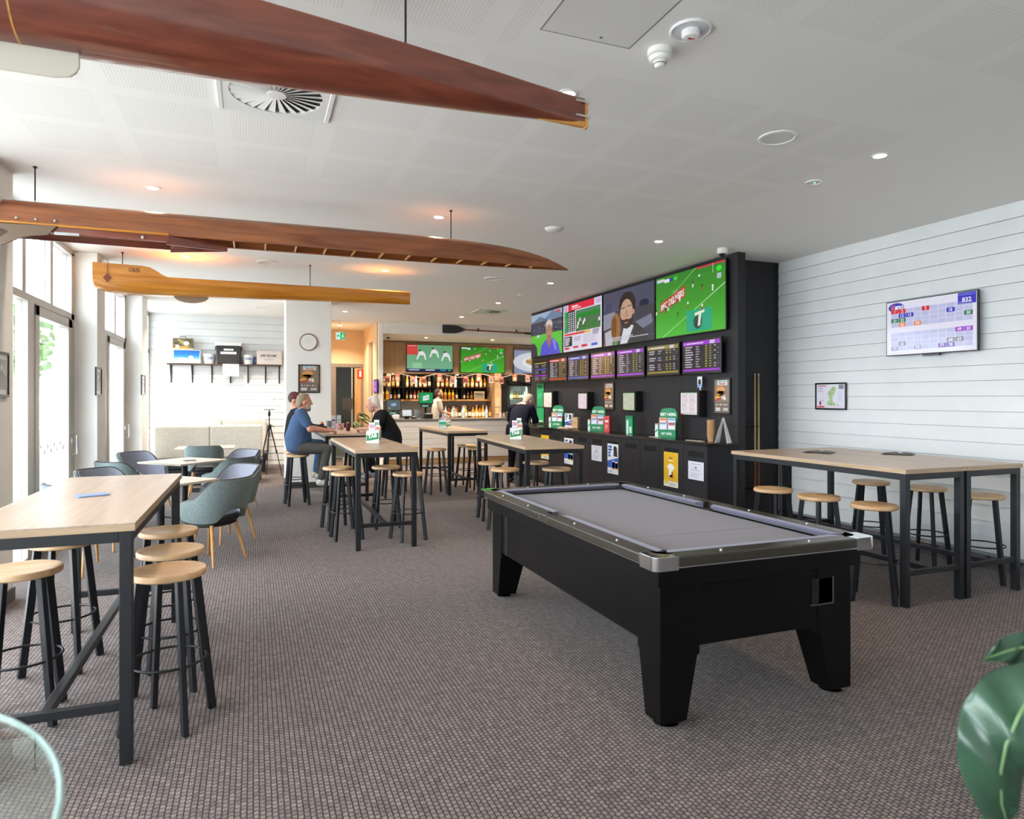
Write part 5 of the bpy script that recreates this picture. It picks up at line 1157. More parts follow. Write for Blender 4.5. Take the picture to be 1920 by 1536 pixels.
# back counter, end panel, shelves
bs = thing('back_bar', 'dark bottle shelving behind the bar with an oak shelf and oak end post', 'shelving', (0, 0, 0))
obj('back_counter', G().box(2.85, 17.12, .08, 6.15, 17.9, 1.03), M_BLACKEDGE, bs); obj('counter_top', G().box(2.85, 17.10, 1.03, 6.15, 17.9, 1.06), M('grey_stone'), bs)
obj('splashback', G().box(2.85, 17.86, 1.06, 6.15, 17.9, 1.52), M('grey_tile', 'a5a3a0', .3), bs)
obj('end_post', G().box(6.17, 17.25, .05, 6.36, 17.9, 2.27), M_OAKPANEL, bs)
SH1, SH2 = onY(800, 726, 17.6).z, onY(800, 749, 17.6).z
obj('upper_shelf', G().box(2.85, 17.58, SH1 - .02, 6.15, 17.9, SH1), M_BLACKEDGE, bs); obj('oak_shelf', G().box(2.85, 17.52, SH2 - .045, 6.15, 17.9, SH2), M('honey_oak_shelf', 'c08b4e', .4), bs)
for xx in (3.72, 4.55, 5.35): obj('divider', G().box(xx - .012, 17.6, SH2, xx + .012, 17.9, 2.24), M_BLACKEDGE, bs)
# warm strip lights over the bottles
for i, (xx, lb) in enumerate(((3.45, 'warm shelf light over the bottles at the left'), (5.2, 'warm shelf light over the bottles at the right'))):
    t = thing('shelf_light', lb, 'light', (xx, 17.58, 2.235), 0, 'warm lights over the bottle shelves'); obj('case', G().lathe([(.05, 0), (.05, -.012), (.042, -.014)], 20), M_WPLAST, t, smooth=40); obj('lens', G().lathe([(.04, -.013), (.04, -.016)], 20), M_LAMP, t)
    l = bpy.data.lights.new('shelf_lamp', 'AREA'); l.shape = 'RECTANGLE'; l.size = 1.5; l.size_y = .02; l.energy = 4; l.color = (1, .72, .42)
    put('lamp', l, t, (0, 0, -.02), rot=(math.radians(22), 0, 0))
# bottles: one mesh per kind, glass / label / cap by height
def bottle_mesh(name, prof, cols, n=12):
    """prof: (radius, z, slot)"""
    me = bpy.data.meshes.new(name); vs, fs, mi = [], [], []
    for k, (r, z, s) in enumerate(prof):
        vs += [(r * math.cos(2 * PI * i / n), r * math.sin(2 * PI * i / n), z) for i in range(n)]
        if k:
            for i in range(n): fs.append(((k - 1) * n + i, (k - 1) * n + (i + 1) % n, k * n + (i + 1) % n, k * n + i)); mi.append(s)
    fs.append(tuple(range(n - 1, -1, -1))); mi.append(0); fs.append(tuple(range((len(prof) - 1) * n, len(prof) * n))); mi.append(prof[-1][2])
    me.from_pydata(vs, [], fs)
    for c in cols: me.materials.append(c)
    for p, s in zip(me.polygons, mi): p.material_index = s; p.use_smooth = len(p.vertices) == 4
    me.set_sharp_from_angle(angle=math.radians(40)); return me
def bm(c): return M('glass_' + c, c, .12, spec=.7)
def spirit(glass, label, cap, h=.30, r=.038, sq=0): return bottle_mesh('bottle', [(r, .002, 0), (r, h * .12, 0), (r * 1.01, h * .121, 1), (r * 1.01, h * .45, 1), (r, h * .451, 0), (r, h * .6, 0), (r * .45, h * .72, 0), (r * .38, h * .86, 0), (r * .44, h * .861, 2), (r * .44, h, 2)], [bm(glass), M('label_' + label, label, .6), M('cap_' + cap, cap, .4)])
KINDS = [(spirit('c9781e', 'efe0b8', '2a1d14'), 'amber whisky bottle'), (spirit('7a3a14', 'c9a24a', '1c1c1c', .31), 'dark rum bottle'), (spirit('d8a23a', 'f2ead2', 'c7a64a', .33, .036), 'golden liqueur bottle'), (spirit('1f2a22', 'e4dccb', '7a1f1f', .32, .037), 'dark green bottle'),
         (spirit('dfe4e2', 'b9c8d8', 'a8adb2', .31, .036), 'clear spirit bottle'), (spirit('e6c23a', 'd88a2a', 'e0b030', .34, .045), 'yellow long-necked liqueur bottle'), (spirit('8f2a1c', 'e8c8a8', '2a1412', .29, .04), 'red brown bottle'), (spirit('3a2416', 'b8863c', '111111', .28, .042), 'brown squat bottle'), (spirit('d98a4a', 'f0e6d6', 'b0703a', .27, .048), 'orange tinted bottle')]
ORD = ['first', 'second', 'third', 'fourth', 'fifth', 'sixth', 'seventh', 'eighth', 'ninth', 'tenth', 'eleventh', 'twelfth', 'thirteenth', 'fourteenth', 'fifteenth', 'sixteenth', 'seventeenth', 'eighteenth', 'nineteenth', 'twentieth', 'twenty-first', 'twenty-second', 'twenty-third', 'twenty-fourth', 'twenty-fifth', 'twenty-sixth']
def bottle(k, x, y, z, label, group, s=1.0):
    o = put('bottle', KINDS[k][0], None, (x, y, z)); o.scale = (s, s, s); tag(o, label, 'bottle', group)
rnd = random.Random(11)
def row(n, x0, x1, y, z, seq, where, group, s=1.0, skip=()):
    c = 0
    for i in range(n):
        x = x0 + (x1 - x0) * (i + .5) / n + rnd.uniform(-.004, .004)
        if any(a < x < b for a, b in skip): continue
        k = seq[i % len(seq)]; bottle(k, x, y + rnd.uniform(-.015, .015), z, '%s, %s from the left %s' % (KINDS[k][1], ORD[c], where), group, s * rnd.uniform(.92, 1.06)); c += 1
DV = [(3.72 - .07, 3.72 + .07), (4.55 - .07, 4.55 + .07), (5.35 - .07, 5.35 + .07)]
row(26, 2.92, 6.1, 17.70, SH1, (0, 4, 7, 2, 1, 0, 6, 2, 1, 4, 0, 8, 3, 2, 0, 6, 1), 'on the upper bar shelf', 'bottles on the upper bar shelf', skip=DV)
row(26, 2.92, 5.7, 17.69, SH2, (5, 5, 5, 5, 3, 7, 3, 7, 1, 3, 6, 0, 8, 6, 2, 0, 8), 'on the oak bar shelf', 'bottles on the oak bar shelf', .86, skip=DV)
row(14, 4.75, 6.1, 17.33, 1.06, (4, 1, 3, 0, 3, 4, 2, 3, 8, 2, 0, 2), 'on the back counter', 'bottles on the back counter', 1.02)
row(12, 4.85, 6.05, 17.58, 1.06, (3, 7, 3, 1, 3, 4, 7), 'in the rear row of the back counter', 'bottles in the rear row of the back counter', 1.05)
t = thing('bottle_picture', 'small pale framed picture leaning among the bottles at the right', 'picture', (5.86, 17.66, SH2)); obj('frame', G().box(-.15, 0, .002, .15, .02, .22), M('pale_wood', 'c9b48e', .5), t); obj('print', G().box(-.12, -.002, .03, .12, 0, .19), M('faded_print', '8a8474', .6), t)
t = thing('pinned_notice', 'beige notice pinned on the dark panel by the oak post', 'notice', (6.18, 17.245, 1.35)); obj('sheet', G().box(.0, -.004, 0, .13, -.001, .24), M('beige_sheet', 'd8b48a', .7), t); obj('lower_sheet', G().box(.01, -.004, -.2, .12, -.001, -.02), M('beige_sheet'), t)
# bunting
bu = thing('bunting', 'string of red and brown flags across the bar', 'bunting', (0, 17.16, 0))
fx = [724, 745, 774, 795, 822, 849.5, 870, 896, 920, 941.5, 964, 989]
pts = []
for i in range(60):
    q = 716 + (1004 - 716) * i / 59; ph = (q - 716) / 72.0
    pts.append(onY(q, 704.5 + 3.2 * math.cos(2 * PI * ph / 1.05 + .6), 17.16))
obj('string', G().tube([(p.x, 0, p.z) for p in pts], .008, 6), M('cream_cord', 'd8c8b8', .7), bu, smooth=60)
for i, q in enumerate(fx):
    j = min(59, max(0, int(round((q - 716) / 288 * 59)))); p = pts[j]; a = rnd.uniform(-.12, .12)
    cv = Canvas(.135, .19, ('8a4a36', '9a6a50', 'b08a78')[i % 3]); cv.up().rect(0, .74, 1, 1, 'c8402e').ell(.5, .4, .36, .24, ('5a3a30', 'd8b89a', '7a6a70')[i % 3], 12); cv.up().rect(.15, .82, .85, .92, 'e8b8a8').rect(.2, .05, .8, .15, 'c8b0a0')
    f = cv.build('flag', PRINTMAT, bu, (p.x - .0675, -.01, p.z - .19), rot=(0, a, 0)); md = f.modifiers.new('thick', 'SOLIDIFY'); md.thickness = .002
# bar televisions
def pic_cricket(c):
    for i in range(8): c.rect(0, i / 8, 1, (i + 1) / 8, '%02x%02x%02x' % (128 - i * 3, 188 - i * 3, 150 - i * 4))
    c.up().rect(0, .62, .23, 1, 'd8483e').rect(0, 0, 1, .1, '1a2a5a').rect(.12, .12, .32, .32, '9ad0a0').rect(.03, .95, .2, .97, 'f4d8d4')
    c.up()
    for u, v in ((.30, .6), (.58, .68), (.84, .56)):
        c.poly([(u - .1, v - .14), (u - .07, v - .15), (u - .02, v + .02), (u + .06, v), (u + .09, v - .16), (u + .12, v - .15), (u + .09, v + .08), (u + .03, v + .17), (u - .04, v + .15), (u - .06, v + .02)], 'f0f0f2').ell(u - .02, v + .19, .028, .04, '5a3a2e', 10).poly([(u - .04, v + .14), (u - .075, v - .02), (u - .06, v - .03), (u - .02, v + .1)], 'e2e2e6')
    c.scribble(.04, .03, .28, .08, 1, 'c9d0e8').scribble(.4, .03, .62, .08, 1, 'e8ecf8').rect(.72, .02, .85, .09, '2a8a9a').ell(.93, .05, .03, .03, '3ac04a', 8)
def pic_food(c):
    c.rect(0, 0, 1, 1, '8f97b4'); c.up().ell(.5, .45, .52, .40, 'd9dce6', 30).rect(0, .92, 1, 1, '5a4a48'); c.up().ell(.55, .45, .36, .26, 'eef0f4', 28)
    c.up().ell(.55, .48, .28, .17, 'b98a5a', 22); c.up()
    for i in range(16): c.ell(.36 + (i * 7 % 11) * .038, .40 + (i * 5 % 7) * .028, .05, .03, ('d9b27a', '7a9a3e', 'c9683a', 'e8d2a0')[i % 4], 8)
for q0, q1, yt, yb, lb, pf in ((762, 849.5, 645, 697, 'bar television showing white-clad cricketers', pic_cricket), (863, 946.5, 649, 699, 'bar television showing a football match on bright green', pic_football), (963, 1043, 652, 701, 'bar television showing a plate of food, partly hidden by the black wall', pic_food)):
    a, b = onY(q0, yb, YBAR - .07), onY(q1, yb, YBAR - .07); h = onY(q0, yt, YBAR - .07).z - a.z
    screen('bar_television', b.x - a.x, h, (a.x, YBAR - .001, a.z), 0, lb, pf, .07, .014, group='televisions over the bar')
# fridges
def fridge(x, w, label):
    t = thing('bottle_fridge', label, 'fridge', (x, 17.25, 0), 0, 'lit glass door bottle fridges'); h = 1.96; wh = M('fridge_white', 'dfe6e2', .5)
    obj('cabinet', G().box(0, .05, .02, .03, .6, h).box(w - .03, .05, .02, w, .6, h).box(0, .05, h - .05, w, .6, h).box(0, .05, .02, w, .6, .12).box(.03, .57, .12, w - .03, .6, h - .05), wh, t)
    d = obj('door_frame', G().box(0, 0, .02, .035, .04, h).box(w - .035, 0, .02, w, .04, h).box(.035, 0, h - .05, w - .035, .04, h).box(.035, 0, .02, w - .035, .04, .14), M_BLACKEDGE, t)
    obj('door_glass', G().box(.035, .018, .14, w - .035, .022, h - .05), M_PANE, d); obj('door_handle', G().box(w - .028, -.04, .8, w - .012, 0, 1.3), M_CHROME, d)
    obj('light_tube', G().cyl((.045, .06, .2), (.045, .06, h - .1), .008, n=8).cyl((w - .045, .06, .2), (w - .045, .06, h - .1), .008, n=8), M('fridge_tube', 'f2fff6', .3, emit=12), t)
    for z in (.5, .85, 1.2, 1.55): obj('wire_shelf', G().box(.03, .06, z - .012, w - .03, .55, z), M('shelf_wire', 'aab2b0', .4, .5), t)
    return x, w
BEER = [bottle_mesh('bottle', [(.03, .002, 0), (.03, .04, 0), (.0305, .041, 1), (.0305, .11, 1), (.03, .111, 0), (.028, .13, 0), (.013, .17, 0), (.012, .205, 0), (.014, .206, 2), (.014, .22, 2)], [bm(g), M('label_' + l, l, .6), M('cap_' + c, c, .4)]) for g, l, c in (('6a8a4a', 'e8e4d0', 'c8b060'), ('8fb07a', 'd8e8c8', 'd8d8d8'), ('7a4a20', 'e0c070', '3a3a3a'), ('3a5a3a', 'f0ece0', '8a2a2a'), ('c8d8b0', 'f4f4e8', '4a7a3a'))]
BN = ['olive beer bottle', 'pale green beer bottle', 'brown beer bottle', 'dark green beer bottle', 'clear soft drink bottle']
for fi, (xx, w, lb, nm) in enumerate(((6.58, .60, 'lit bottle fridge left of the suited man', 'left fridge'), (7.22, .60, 'lit bottle fridge behind the suited man', 'right fridge'))):
    fridge(xx, w, lb)
    for zi, zz in enumerate((.5, .85, 1.2, 1.55)):
        for k in range(7):
            kk = (k // 2 + zi * 2 + fi) % 5; o = put('beer_bottle', BEER[kk], None, (xx + .075 + k * .075, 17.25 + .14, zz)); o.scale = (1.12,) * 3
            tag(o, '%s, %s from the left on the %s shelf of the %s' % (BN[kk], ORD[k], ('lowest', 'second', 'third', 'top')[zi], nm), 'bottle', 'bottles in the lit fridges')
t = thing('dark_cupboard', 'tall black cupboard panel between the oak post and the fridges', 'cupboard', (6.37, 17.3, 0)); obj('body', G().box(0, 0, .003, .2, .58, 2.23), M_BLACKEDGE, t); obj('door', G().box(.005, -.018, .05, .195, 0, 2.2), M_BLACKEDGE, t)
obj('header', G().box(.2, .05, 1.98, 2.0, .58, 2.23), M_BLACKEDGE, t)
# ------------------------------------------------------------ on the bar top
def pic_tab_green(c): c.rect(0, 0, 1, 1, '12a45a'); c.up().poly([(.27, .2), (.72, .34), (.72, .82), (.27, .66)], 'f0f6f2'); c.up().textq('TAB', (.33, .38), (.33, .1), (0, .16), '3fae78', .02)
def pic_tab_dark(c): c.rect(0, 0, 1, 1, '59645e'); c.up().poly([(.3, .35), (.68, .42), (.7, .72), (.3, .66)], '7f9ad8'); c.up().textq('TAB', (.36, .44), (.28, .06), (0, .14), 'd4e0f8', .02).ell(.2, .2, .1, .06, 'c99a6a', 10)
def pos(q0, q1, yt, yb, label, paint, name='till_screen'):
    Y = YF + .28; a, b = onY(q0, yb, Y), onY(q1, yb, Y); h = onY(q0, yt, Y).z - a.z; w = b.x - a.x
    t = thing(name, label, 'screen', (a.x, Y, HB)); zz = a.z - HB
    obj('foot', G().prism(rrect(.22, .2, .03, cx=w / 2, cy=.05), .001, .018), M_BEZEL, t); obj('post', G().box(w / 2 - .02, .03, .018, w / 2 + .02, .07, zz + h * .5), M_BEZEL, t)
    obj('monitor', G().box(0, 0, zz, w, .035, zz + h), M_BEZEL, t, bevel=.006)
    cv = Canvas(w * .92, h * .88); paint(cv); cv.build('picture', SCREENMAT, t, (w * .04, -.0012, zz + h * .07))
    obj('customer_display', G().box(w * .12, -.01, zz - .085, w * .88, .02, zz - .01), M('till_grey', '2f3438', .4), t); cv = Canvas(w * .5, .05, '2f7a5a'); cv.up().scribble(.1, .2, .9, .8, 2, 'a8d8c0'); cv.build('small_picture', SCREENMAT, t, (w * .2, -.0115, zz - .075))
pos(785, 812.5, 735.5, 757.5, 'till monitor with a bright green screen on the bar', pic_tab_green); pos(724, 752, 749, 771, 'till monitor with a dark grey screen at the left of the bar', pic_tab_dark)
p = onY(762.5, 785, YF + .18); t = thing('tablet', 'bright white tablet on a stand on the bar', 'tablet', (p.x, YF + .14, HB)); obj('stand', G().box(-.05, 0, .001, .05, .1, .06), M_BEZEL, t); obj('case', G().obox((0, .02, .14), (.24, .015, .17), (-.3, 0, 0)), M_BEZEL, t); cv = Canvas(.22, .15, 'f2f6f8'); cv.up().rect(.05, .1, .95, .3, 'dfe6ea'); cv.build('picture', SCREENMAT, t, (-.11, -.013, .075), rot=(-.3, 0, 0))
for q, w, h, lb, col in ((742, .16, .10, 'white receipt printer at the left of the bar', 'e8e8e8'), (775.5, .1, .05, 'black card terminal right of the tablet', '1c1c1e'), (803, .2, .12, 'black receipt printer under the green till monitor', '18181a')):
    p = onY(q, 785, YF + .16); t = thing('bar_printer', lb, 'printer', (p.x, YF + .10, HB)); obj('body', G().box(-w / 2, 0, .001, w / 2, .13, h), M('printer_' + col, col, .4), t, bevel=.012); obj('paper_slot', G().box(-w * .35, .03, h, w * .35, .05, h + .012), M_WPLAST, t)
p = onY(781.5, 785, YF + .3); t = thing('water_jug', 'blue tinted water jug on the bar', 'jug', (p.x, YF + .34, HB)); obj('body', G().lathe([(.045, .002), (.05, .1), (.04, .18), (.045, .22), (.041, .22), (.036, .18), (.046, .1), (.041, .01)], 16), M('jug_blue', 'a9c4dc', .1, trans=.6), t, smooth=50); obj('handle', G().tube([(.045, 0, .19), (.085, 0, .17), (.085, 0, .09), (.05, 0, .06)], .007, 6), M('jug_blue'), t, smooth=60)
p = onY(850.5, 785, YF + .3); t = thing('large_bottle', 'big clear bottle with a white label standing on the bar', 'bottle', (p.x, YF + .3, HB)); obj('glass', G().lathe([(.055, .002), (.058, .02), (.058, .2), (.03, .25), (.018, .28), (.018, .31)], 20), M('jug_clear', 'cdd6d4', .1, trans=.5), t, smooth=40); obj('label_band', G().lathe([(.0585, .05), (.0585, .17)], 20), M_WPLAST, t, smooth=60); obj('cap', G().lathe([(.02, .305), (.02, .335)], 14), M_BEZEL, t)
for i, q in enumerate((826, 934 + 5, 945, 951)):
    p = onY(q, 785, YF + .2); t = thing('sauce_bottle', ['dark glass beside the bartender on the bar', 'small pale jar at the right of the bar', 'small jar with a red lid at the right of the bar', 'small brown bottle at the far right of the bar'][i], 'jar', (p.x, YF + .2, HB)); obj('glass', G().lathe([(.032, .002), (.036, .06), (.03, .11), (.018, .12)], 14), bm(('2a2a30', 'd8d4cc', 'c8b0a0', '5a3a20')[i]), t, smooth=40); obj('lid', G().lathe([(.02, .118), (.02, .15)], 12), M('cap_' + ('111111', 'e8e8e8', 'b03030', 'd8c090')[i], ('111111', 'e8e8e8', 'b03030', 'd8c090')[i], .4), t)
p = onY(957.5, 785, YF + .2); t = thing('beer_tap', 'beer tap with a round yellow badge at the right end of the bar', 'beer tap', (p.x - .03, YF + .12, HB)); obj('column', G().cyl((0, 0, .001), (0, 0, .26), .03, n=14), M_CHROME, t, smooth=40); obj('arm', G().cyl((0, -.12, .24), (0, .0, .25), .016, n=10), M_CHROME, t, smooth=40); obj('spout', G().cyl((0, -.11, .24), (0, -.12, .15), .01, n=10), M_CHROME, t, smooth=40); obj('badge', G().cyl((0, -.15, .235), (0, -.13, .235), .055, n=24), M('badge_yellow', 'e6d63a', .4), t, smooth=40); obj('tap_lever', G().cyl((0, -.1, .25), (0, -.13, .36), .012, n=8), M_BEZEL, t, smooth=40)
# ------------------------------------------------------------ corridor details
dr = struct('door_7', G().box(1.80, 17.55, 0, 1.88, 17.64, 2.47).box(2.60, 17.55, 0, 2.69, 17.64, 2.47).box(1.88, 17.55, 2.38, 2.60, 17.64, 2.47).box(1.88, 17.56, 0, 1.97, 17.62, 2.38), M('taupe_frame', '8f857b', .4, .3), 'glass corridor door in a taupe frame', 'door')
obj('pane', G().box(1.97, 17.585, .02, 2.38, 17.593, 2.38), M_PANE, dr); obj('glass_edge', G().box(2.365, 17.57, .02, 2.385, 17.60, 2.38), M('pale_glass_edge', 'c9d4d0', .2), dr)
obj('timber_leaf', G().box(2.44, 17.56, .02, 2.60, 17.60, 2.36), wood('door_timber', 'b58a5c', 'c79e70', (9, 9, .8)), dr); obj('dark_plate', G().box(2.13, 17.565, 1.3, 2.38, 17.583, 1.58), M('dark_plate', '3f3f40', .4), dr)
t = thing('exit_sign', 'lit green exit sign hanging in the corridor', 'sign', (1.86, 15.75, 2.93)); obj('case', G().box(-.1, 0, 0, .115, .04, .17), M_WPLAST, t); cv = Canvas(.205, .16, 'd8fff0'); cv.up().rect(.48, .02, 1, .98, '12c070'); cv.up().poly([(.65, .2), (.72, .2), (.76, .45), (.84, .22), (.9, .24), (.82, .6), (.74, .72), (.66, .6)], 'e8fff4').ell(.78, .82, .05, .07, 'e8fff4', 10).poly([(.1, .5), (.25, .75), (.25, .58), (.42, .58), (.42, .42), (.25, .42), (.25, .25)], '12c070'); cv.build('sign_face', SCREENMAT, t, (-.095, -.001, .005)); obj('hanger', G().cyl((0, .02, .17), (0, .02, CEIL - 2.93), .008, n=8), M_WPLAST, t, smooth=60)
t = thing('fire_sign', 'red and white fire equipment sign beside the corridor door', 'sign', (2.58, 17.545, 2.10), 0)
obj('plate', G().box(-.075, -.006, 0, .075, .004, .22), M('sign_red', 'd83020', .5), t); cv = Canvas(.13, .2, 'd83020'); cv.up().rect(.3, .12, .7, .88, 'f4e8e4'); cv.build('print', PRINTMAT, t, (-.065, -.0075, .01))
def pic_mag(c): c.rect(0, 0, 1, 1, 'b85ad8'); c.up().scribble(.2, .55, .8, .85, 4, 'd89af0').rect(.3, .15, .7, .4, 'e0b8f0')
a, b = onX(702.5, 738, 2.66), onX(709.5, 738, 2.66); h = onX(702.5, 712, 2.66).z - a.z
screen('menu_display', max(.2, a.y - b.y), h, (2.66, a.y if a.y < 16.05 else 16.0, a.z), RZ, 'narrow display with a magenta picture beside the bar', pic_mag, .03, .02, 'screen')
# clock
t = thing('wall_clock', 'round wall clock with a pale dial on the column', 'clock', (.905, 12.3, 2.57)); n = 40
obj('rim', G().tube([(.145 * math.cos(2 * PI * i / n), -.025, .145 * math.sin(2 * PI * i / n)) for i in range(n)], .008, 8, True), M('bronze_rim', '8a7558', .35, .7), t, smooth=60); obj('case', G().cyl((0, -.025, 0), (0, -.001, 0), .145, n=n), M('bronze_rim'), t, smooth=40); obj('dial', G().cyl((0, -.028, 0), (0, -.0255, 0), .136, n=n), M('dial_white', 'f2efe6', .3), t)
for a, L, w in ((60, .07, .007), (-25, .1, .005)): obj('hand', G().beam((0, -.030, 0), (L * math.sin(math.radians(a)), -.030, L * math.cos(math.radians(a))), .002, w, (0, 1, 0)), M('hand_grey', 'a8a29a', .4), t)
for k in range(12): q = PI / 6 * k; obj('hour_mark', G().beam((.115 * math.sin(q), -.0285, .115 * math.cos(q)), (.128 * math.sin(q), -.0285, .128 * math.cos(q)), .0015, .004, (0, 1, 0)), M('hand_grey'), t)
# ------------------------------------------------------------ shelf on the back wall
YS = YBK - .02; ZS = onY(420, 683, YS - .12).z
t = thing('wall_shelf', 'dark wooden wall shelf on iron brackets above the banquettes', 'shelf', (0, 0, 0)); x0 = onY(314, 683, YS - .1).x; x1 = .56
obj('board', G().box(x0, YS - .26, ZS - .03, x1, YS, ZS), wood('dark_shelf', '3f2f26', '57443a', (.7, 9, 9)), t, bevel=.003)
for q in (320, 360, 397, 432, 465, 498, 528):
    xx = min(onY(q, 700, YS - .1).x, .53); zb = ZS - .40
    obj('bracket', G().box(xx - .012, YS - .012, zb, xx + .012, YS, ZS - .03).box(xx - .012, YS - .24, ZS - .045, xx + .012, YS, ZS - .03).beam((xx, YS - .01, zb + .06), (xx, YS - .2, ZS - .045), .016, .014), M_BLACKEDGE, t)
YI = YS - .14
def sx(q): return onY(q, 680, YI - .1).x
def sbox(name, label, cat, q0, q1, h, d, mat, paint, dz=0.0, extra=None):
    a, b = sx(q0), sx(q1); t = thing(name, label, cat, (a, YI - d / 2, ZS + dz)); w = b - a
    o = obj('body', G().box(0, 0, .001, w, d, h), mat, t, bevel=.008); cv = Canvas(w * .94, h * .9); paint(cv); cv.build('print', PRINTMAT, t, (w * .03, -.0012, h * .05))
    if extra: extra(t, w, h, d)
    return t
def pic_sky(c):
    for i in range(8): c.rect(0, i / 8, 1, (i + 1) / 8, ('e8eef6', 'c9dcf0', '8fbce6', '5aa0dc', '2f86d2', '1f78c8', '1a6fc0', '1766b8')[i])
    c.up().ell(.3, .3, .22, .10, 'eef3f8', 16).ell(.66, .42, .10, .16, 'dfe9f4', 14).ell(.75, .2, .3, .1, 'f2f5f8', 16).ell(.1, .2, .12, .1, 'f2f5f8', 12)
sbox('picture_box', 'flat box printed with a blue sky and clouds on the wall shelf', 'box', 323.5, 375.5, .285, .10, M('card_white', 'e6e2dc', .6), pic_sky)
def pic_camo(c):
    c.rect(0, 0, 1, 1, '6a5a3a'); c.up()
    for i in range(22): c.ell((i * .37) % 1 * .9 + .05, (i * .23) % 1 * .85 + .08, .10, .08, ('9a8a52', '463c28', 'b8a878', '5a5a3a', '8a6a3a')[i % 5], 9)
    c.up().ell(.68, .55, .16, .22, 'c9d2d0', 14).rect(.12, .08, .3, .4, 'e0d4c0').rect(.3, .06, .75, .28, 'd8963a')
def cam_x(t, w, h, d): obj('handle', G().tube([(w * .34, d / 2, h), (w * .36, d / 2, h + .035), (w * .64, d / 2, h + .035), (w * .66, d / 2, h)], .008, 6), M('camo_handle', '6a6250', .6), t, smooth=60); obj('rim', G().box(-.006, -.006, -.0, w + .006, d + .006, .03), M('tan_edge', 'c9b890', .6), t)
sbox('lunch_box', 'camouflage patterned lunch box with a handle on top of the sky box', 'lunch box', 323, 361.5, .235, .09, M('camo_tan', '7a6a48', .6), pic_camo, .287, cam_x)
def bucket(q, label):
    t = thing('ice_bucket', label, 'bucket', (sx(q), YI, ZS), 0, 'white enamel ice buckets'); m = M('enamel_white', 'eef1f5', .3)
    obj('body', G().lathe([(.09, .002), (.112, .19), (.117, .2), (.11, .2), (.086, .012)], 28), m, t, smooth=40); obj('rim', G().tube([(.114 * math.cos(2 * PI * i / 32), .114 * math.sin(2 * PI * i / 32), .2) for i in range(32)], .006, 6, True), m, t, smooth=60)
    obj('brand_band', G().loft([[(r * math.cos(a), r * math.sin(a), z) for a in [math.radians(-125 + 80 * i / 8) for i in range(9)]] for r, z in ((.1015, .09), (.1085, .145))], cap=False, closed=False), M('faint_blue_print', '9aa6c4', .5), t)
    obj('handle', G().tube([(.112 * math.cos(a), -.01 + .02 * math.sin(a), .19 - .07 * math.sin(a)) for a in [PI * i / 12 for i in range(13)]], .004, 6), M_CHROME, t, smooth=60)
bucket(391.5, 'white ice bucket left of the black cooler'); bucket(465, 'white ice bucket right of the black cooler')
a, b = sx(404.5), sx(452.5); w = b - a
t = thing('cool_box', 'black cool box with a white lid on the wall shelf', 'cool box', (a, YI - .15, ZS)); obj('body', G().loft([[(w / 2 + sx_ * w * k, .15 + sy_ * .14, z) for sx_, sy_ in ((-1, -1), (1, -1), (1, 1), (-1, 1))] for k, z in ((.46, .001), (.5, .38))]), M('cooler_black', '2c2b2d', .45), t, bevel=.02, seg=3)
obj('lid', G().box(-.012, -.005, .382, w + .012, .305, .46), M_WPLAST, t, bevel=.025, seg=3)
for s in (-1, 1): obj('latch', G().box(w / 2 + s * (w / 2 + .004) - .012, .1, .30, w / 2 + s * (w / 2 + .004) + .012, .2, .37), M('cooler_black'), t)
cv = Canvas(w * .62, .14); [cv.rect(.2 + k * .125, .62, .2 + k * .125 + .105, .92, 'eeeeee') for k in range(5)]; [cv.rect(k * .112, .1, k * .112 + .095, .46, 'eeeeee') for k in range(9)]; cv.build('print', PRINTMAT, t, (w * .19, -.0005, .19))
sbox('blue_tin', 'small dark blue tin between a bucket and the pale box', 'tin', 476, 481, .16, .08, M('navy_tin', '24376a', .4), lambda c: c.rect(0, 0, 1, 1, '2a4076').up().rect(.2, .4, .8, .6, '5a78b8'))
def pic_jb(c): c.rect(0, 0, 1, 1, 'ded2cc'); c.up().text('JIM BEAM', .44, .50, .26, '5a5450', 'c', .02, fillw=.66); [c.rect(.27 + k * .055, .34, .27 + k * .055 + .035, .41, 'b0a29c') for k in range(7)]; [c.rect(.32 + k * .05, .2, .32 + k * .05 + .03, .26, 'bcb0aa') for k in range(6)]
sbox('crate', 'pale lettered box at the right end of the wall shelf', 'box', 481.5, 529, .30, .2, M('crate_pale', 'd8ccc4', .6), pic_jb)
p = onY(417.5, 704, YS - .27); q = onY(448, 681.5, YS - .27); t = thing('paper_notice', 'white paper notice taped to the shelf front', 'notice', (p.x, YS - .2605, ZS - (q.z - p.z))); obj('sheet', G().box(0, -.0015, 0, q.x - p.x, 0, q.z - p.z), M_WPLAST, t); cv = Canvas(q.x - p.x, q.z - p.z, 'f4f2ee'); cv.up().rect(.4, .62, .62, .7, 'a8a4a0').scribble(.15, .12, .85, .5, 5, 'dcd9d4', .4); cv.build('print', PRINTMAT, t, (0, -.0022, 0))
p = onY(507.5, 750, YBK - .02); t = thing('wall_switch', 'small white switch plate on the back board wall', 'switch', (p.x, YBK - .019, p.z)); obj('plate', G().box(-.05, -.012, -.06, .05, 0, .06), M_WPLAST, t, bevel=.003); obj('rocker', G().box(-.015, -.017, -.03, .015, -.012, .03), M_WPLAST, t)
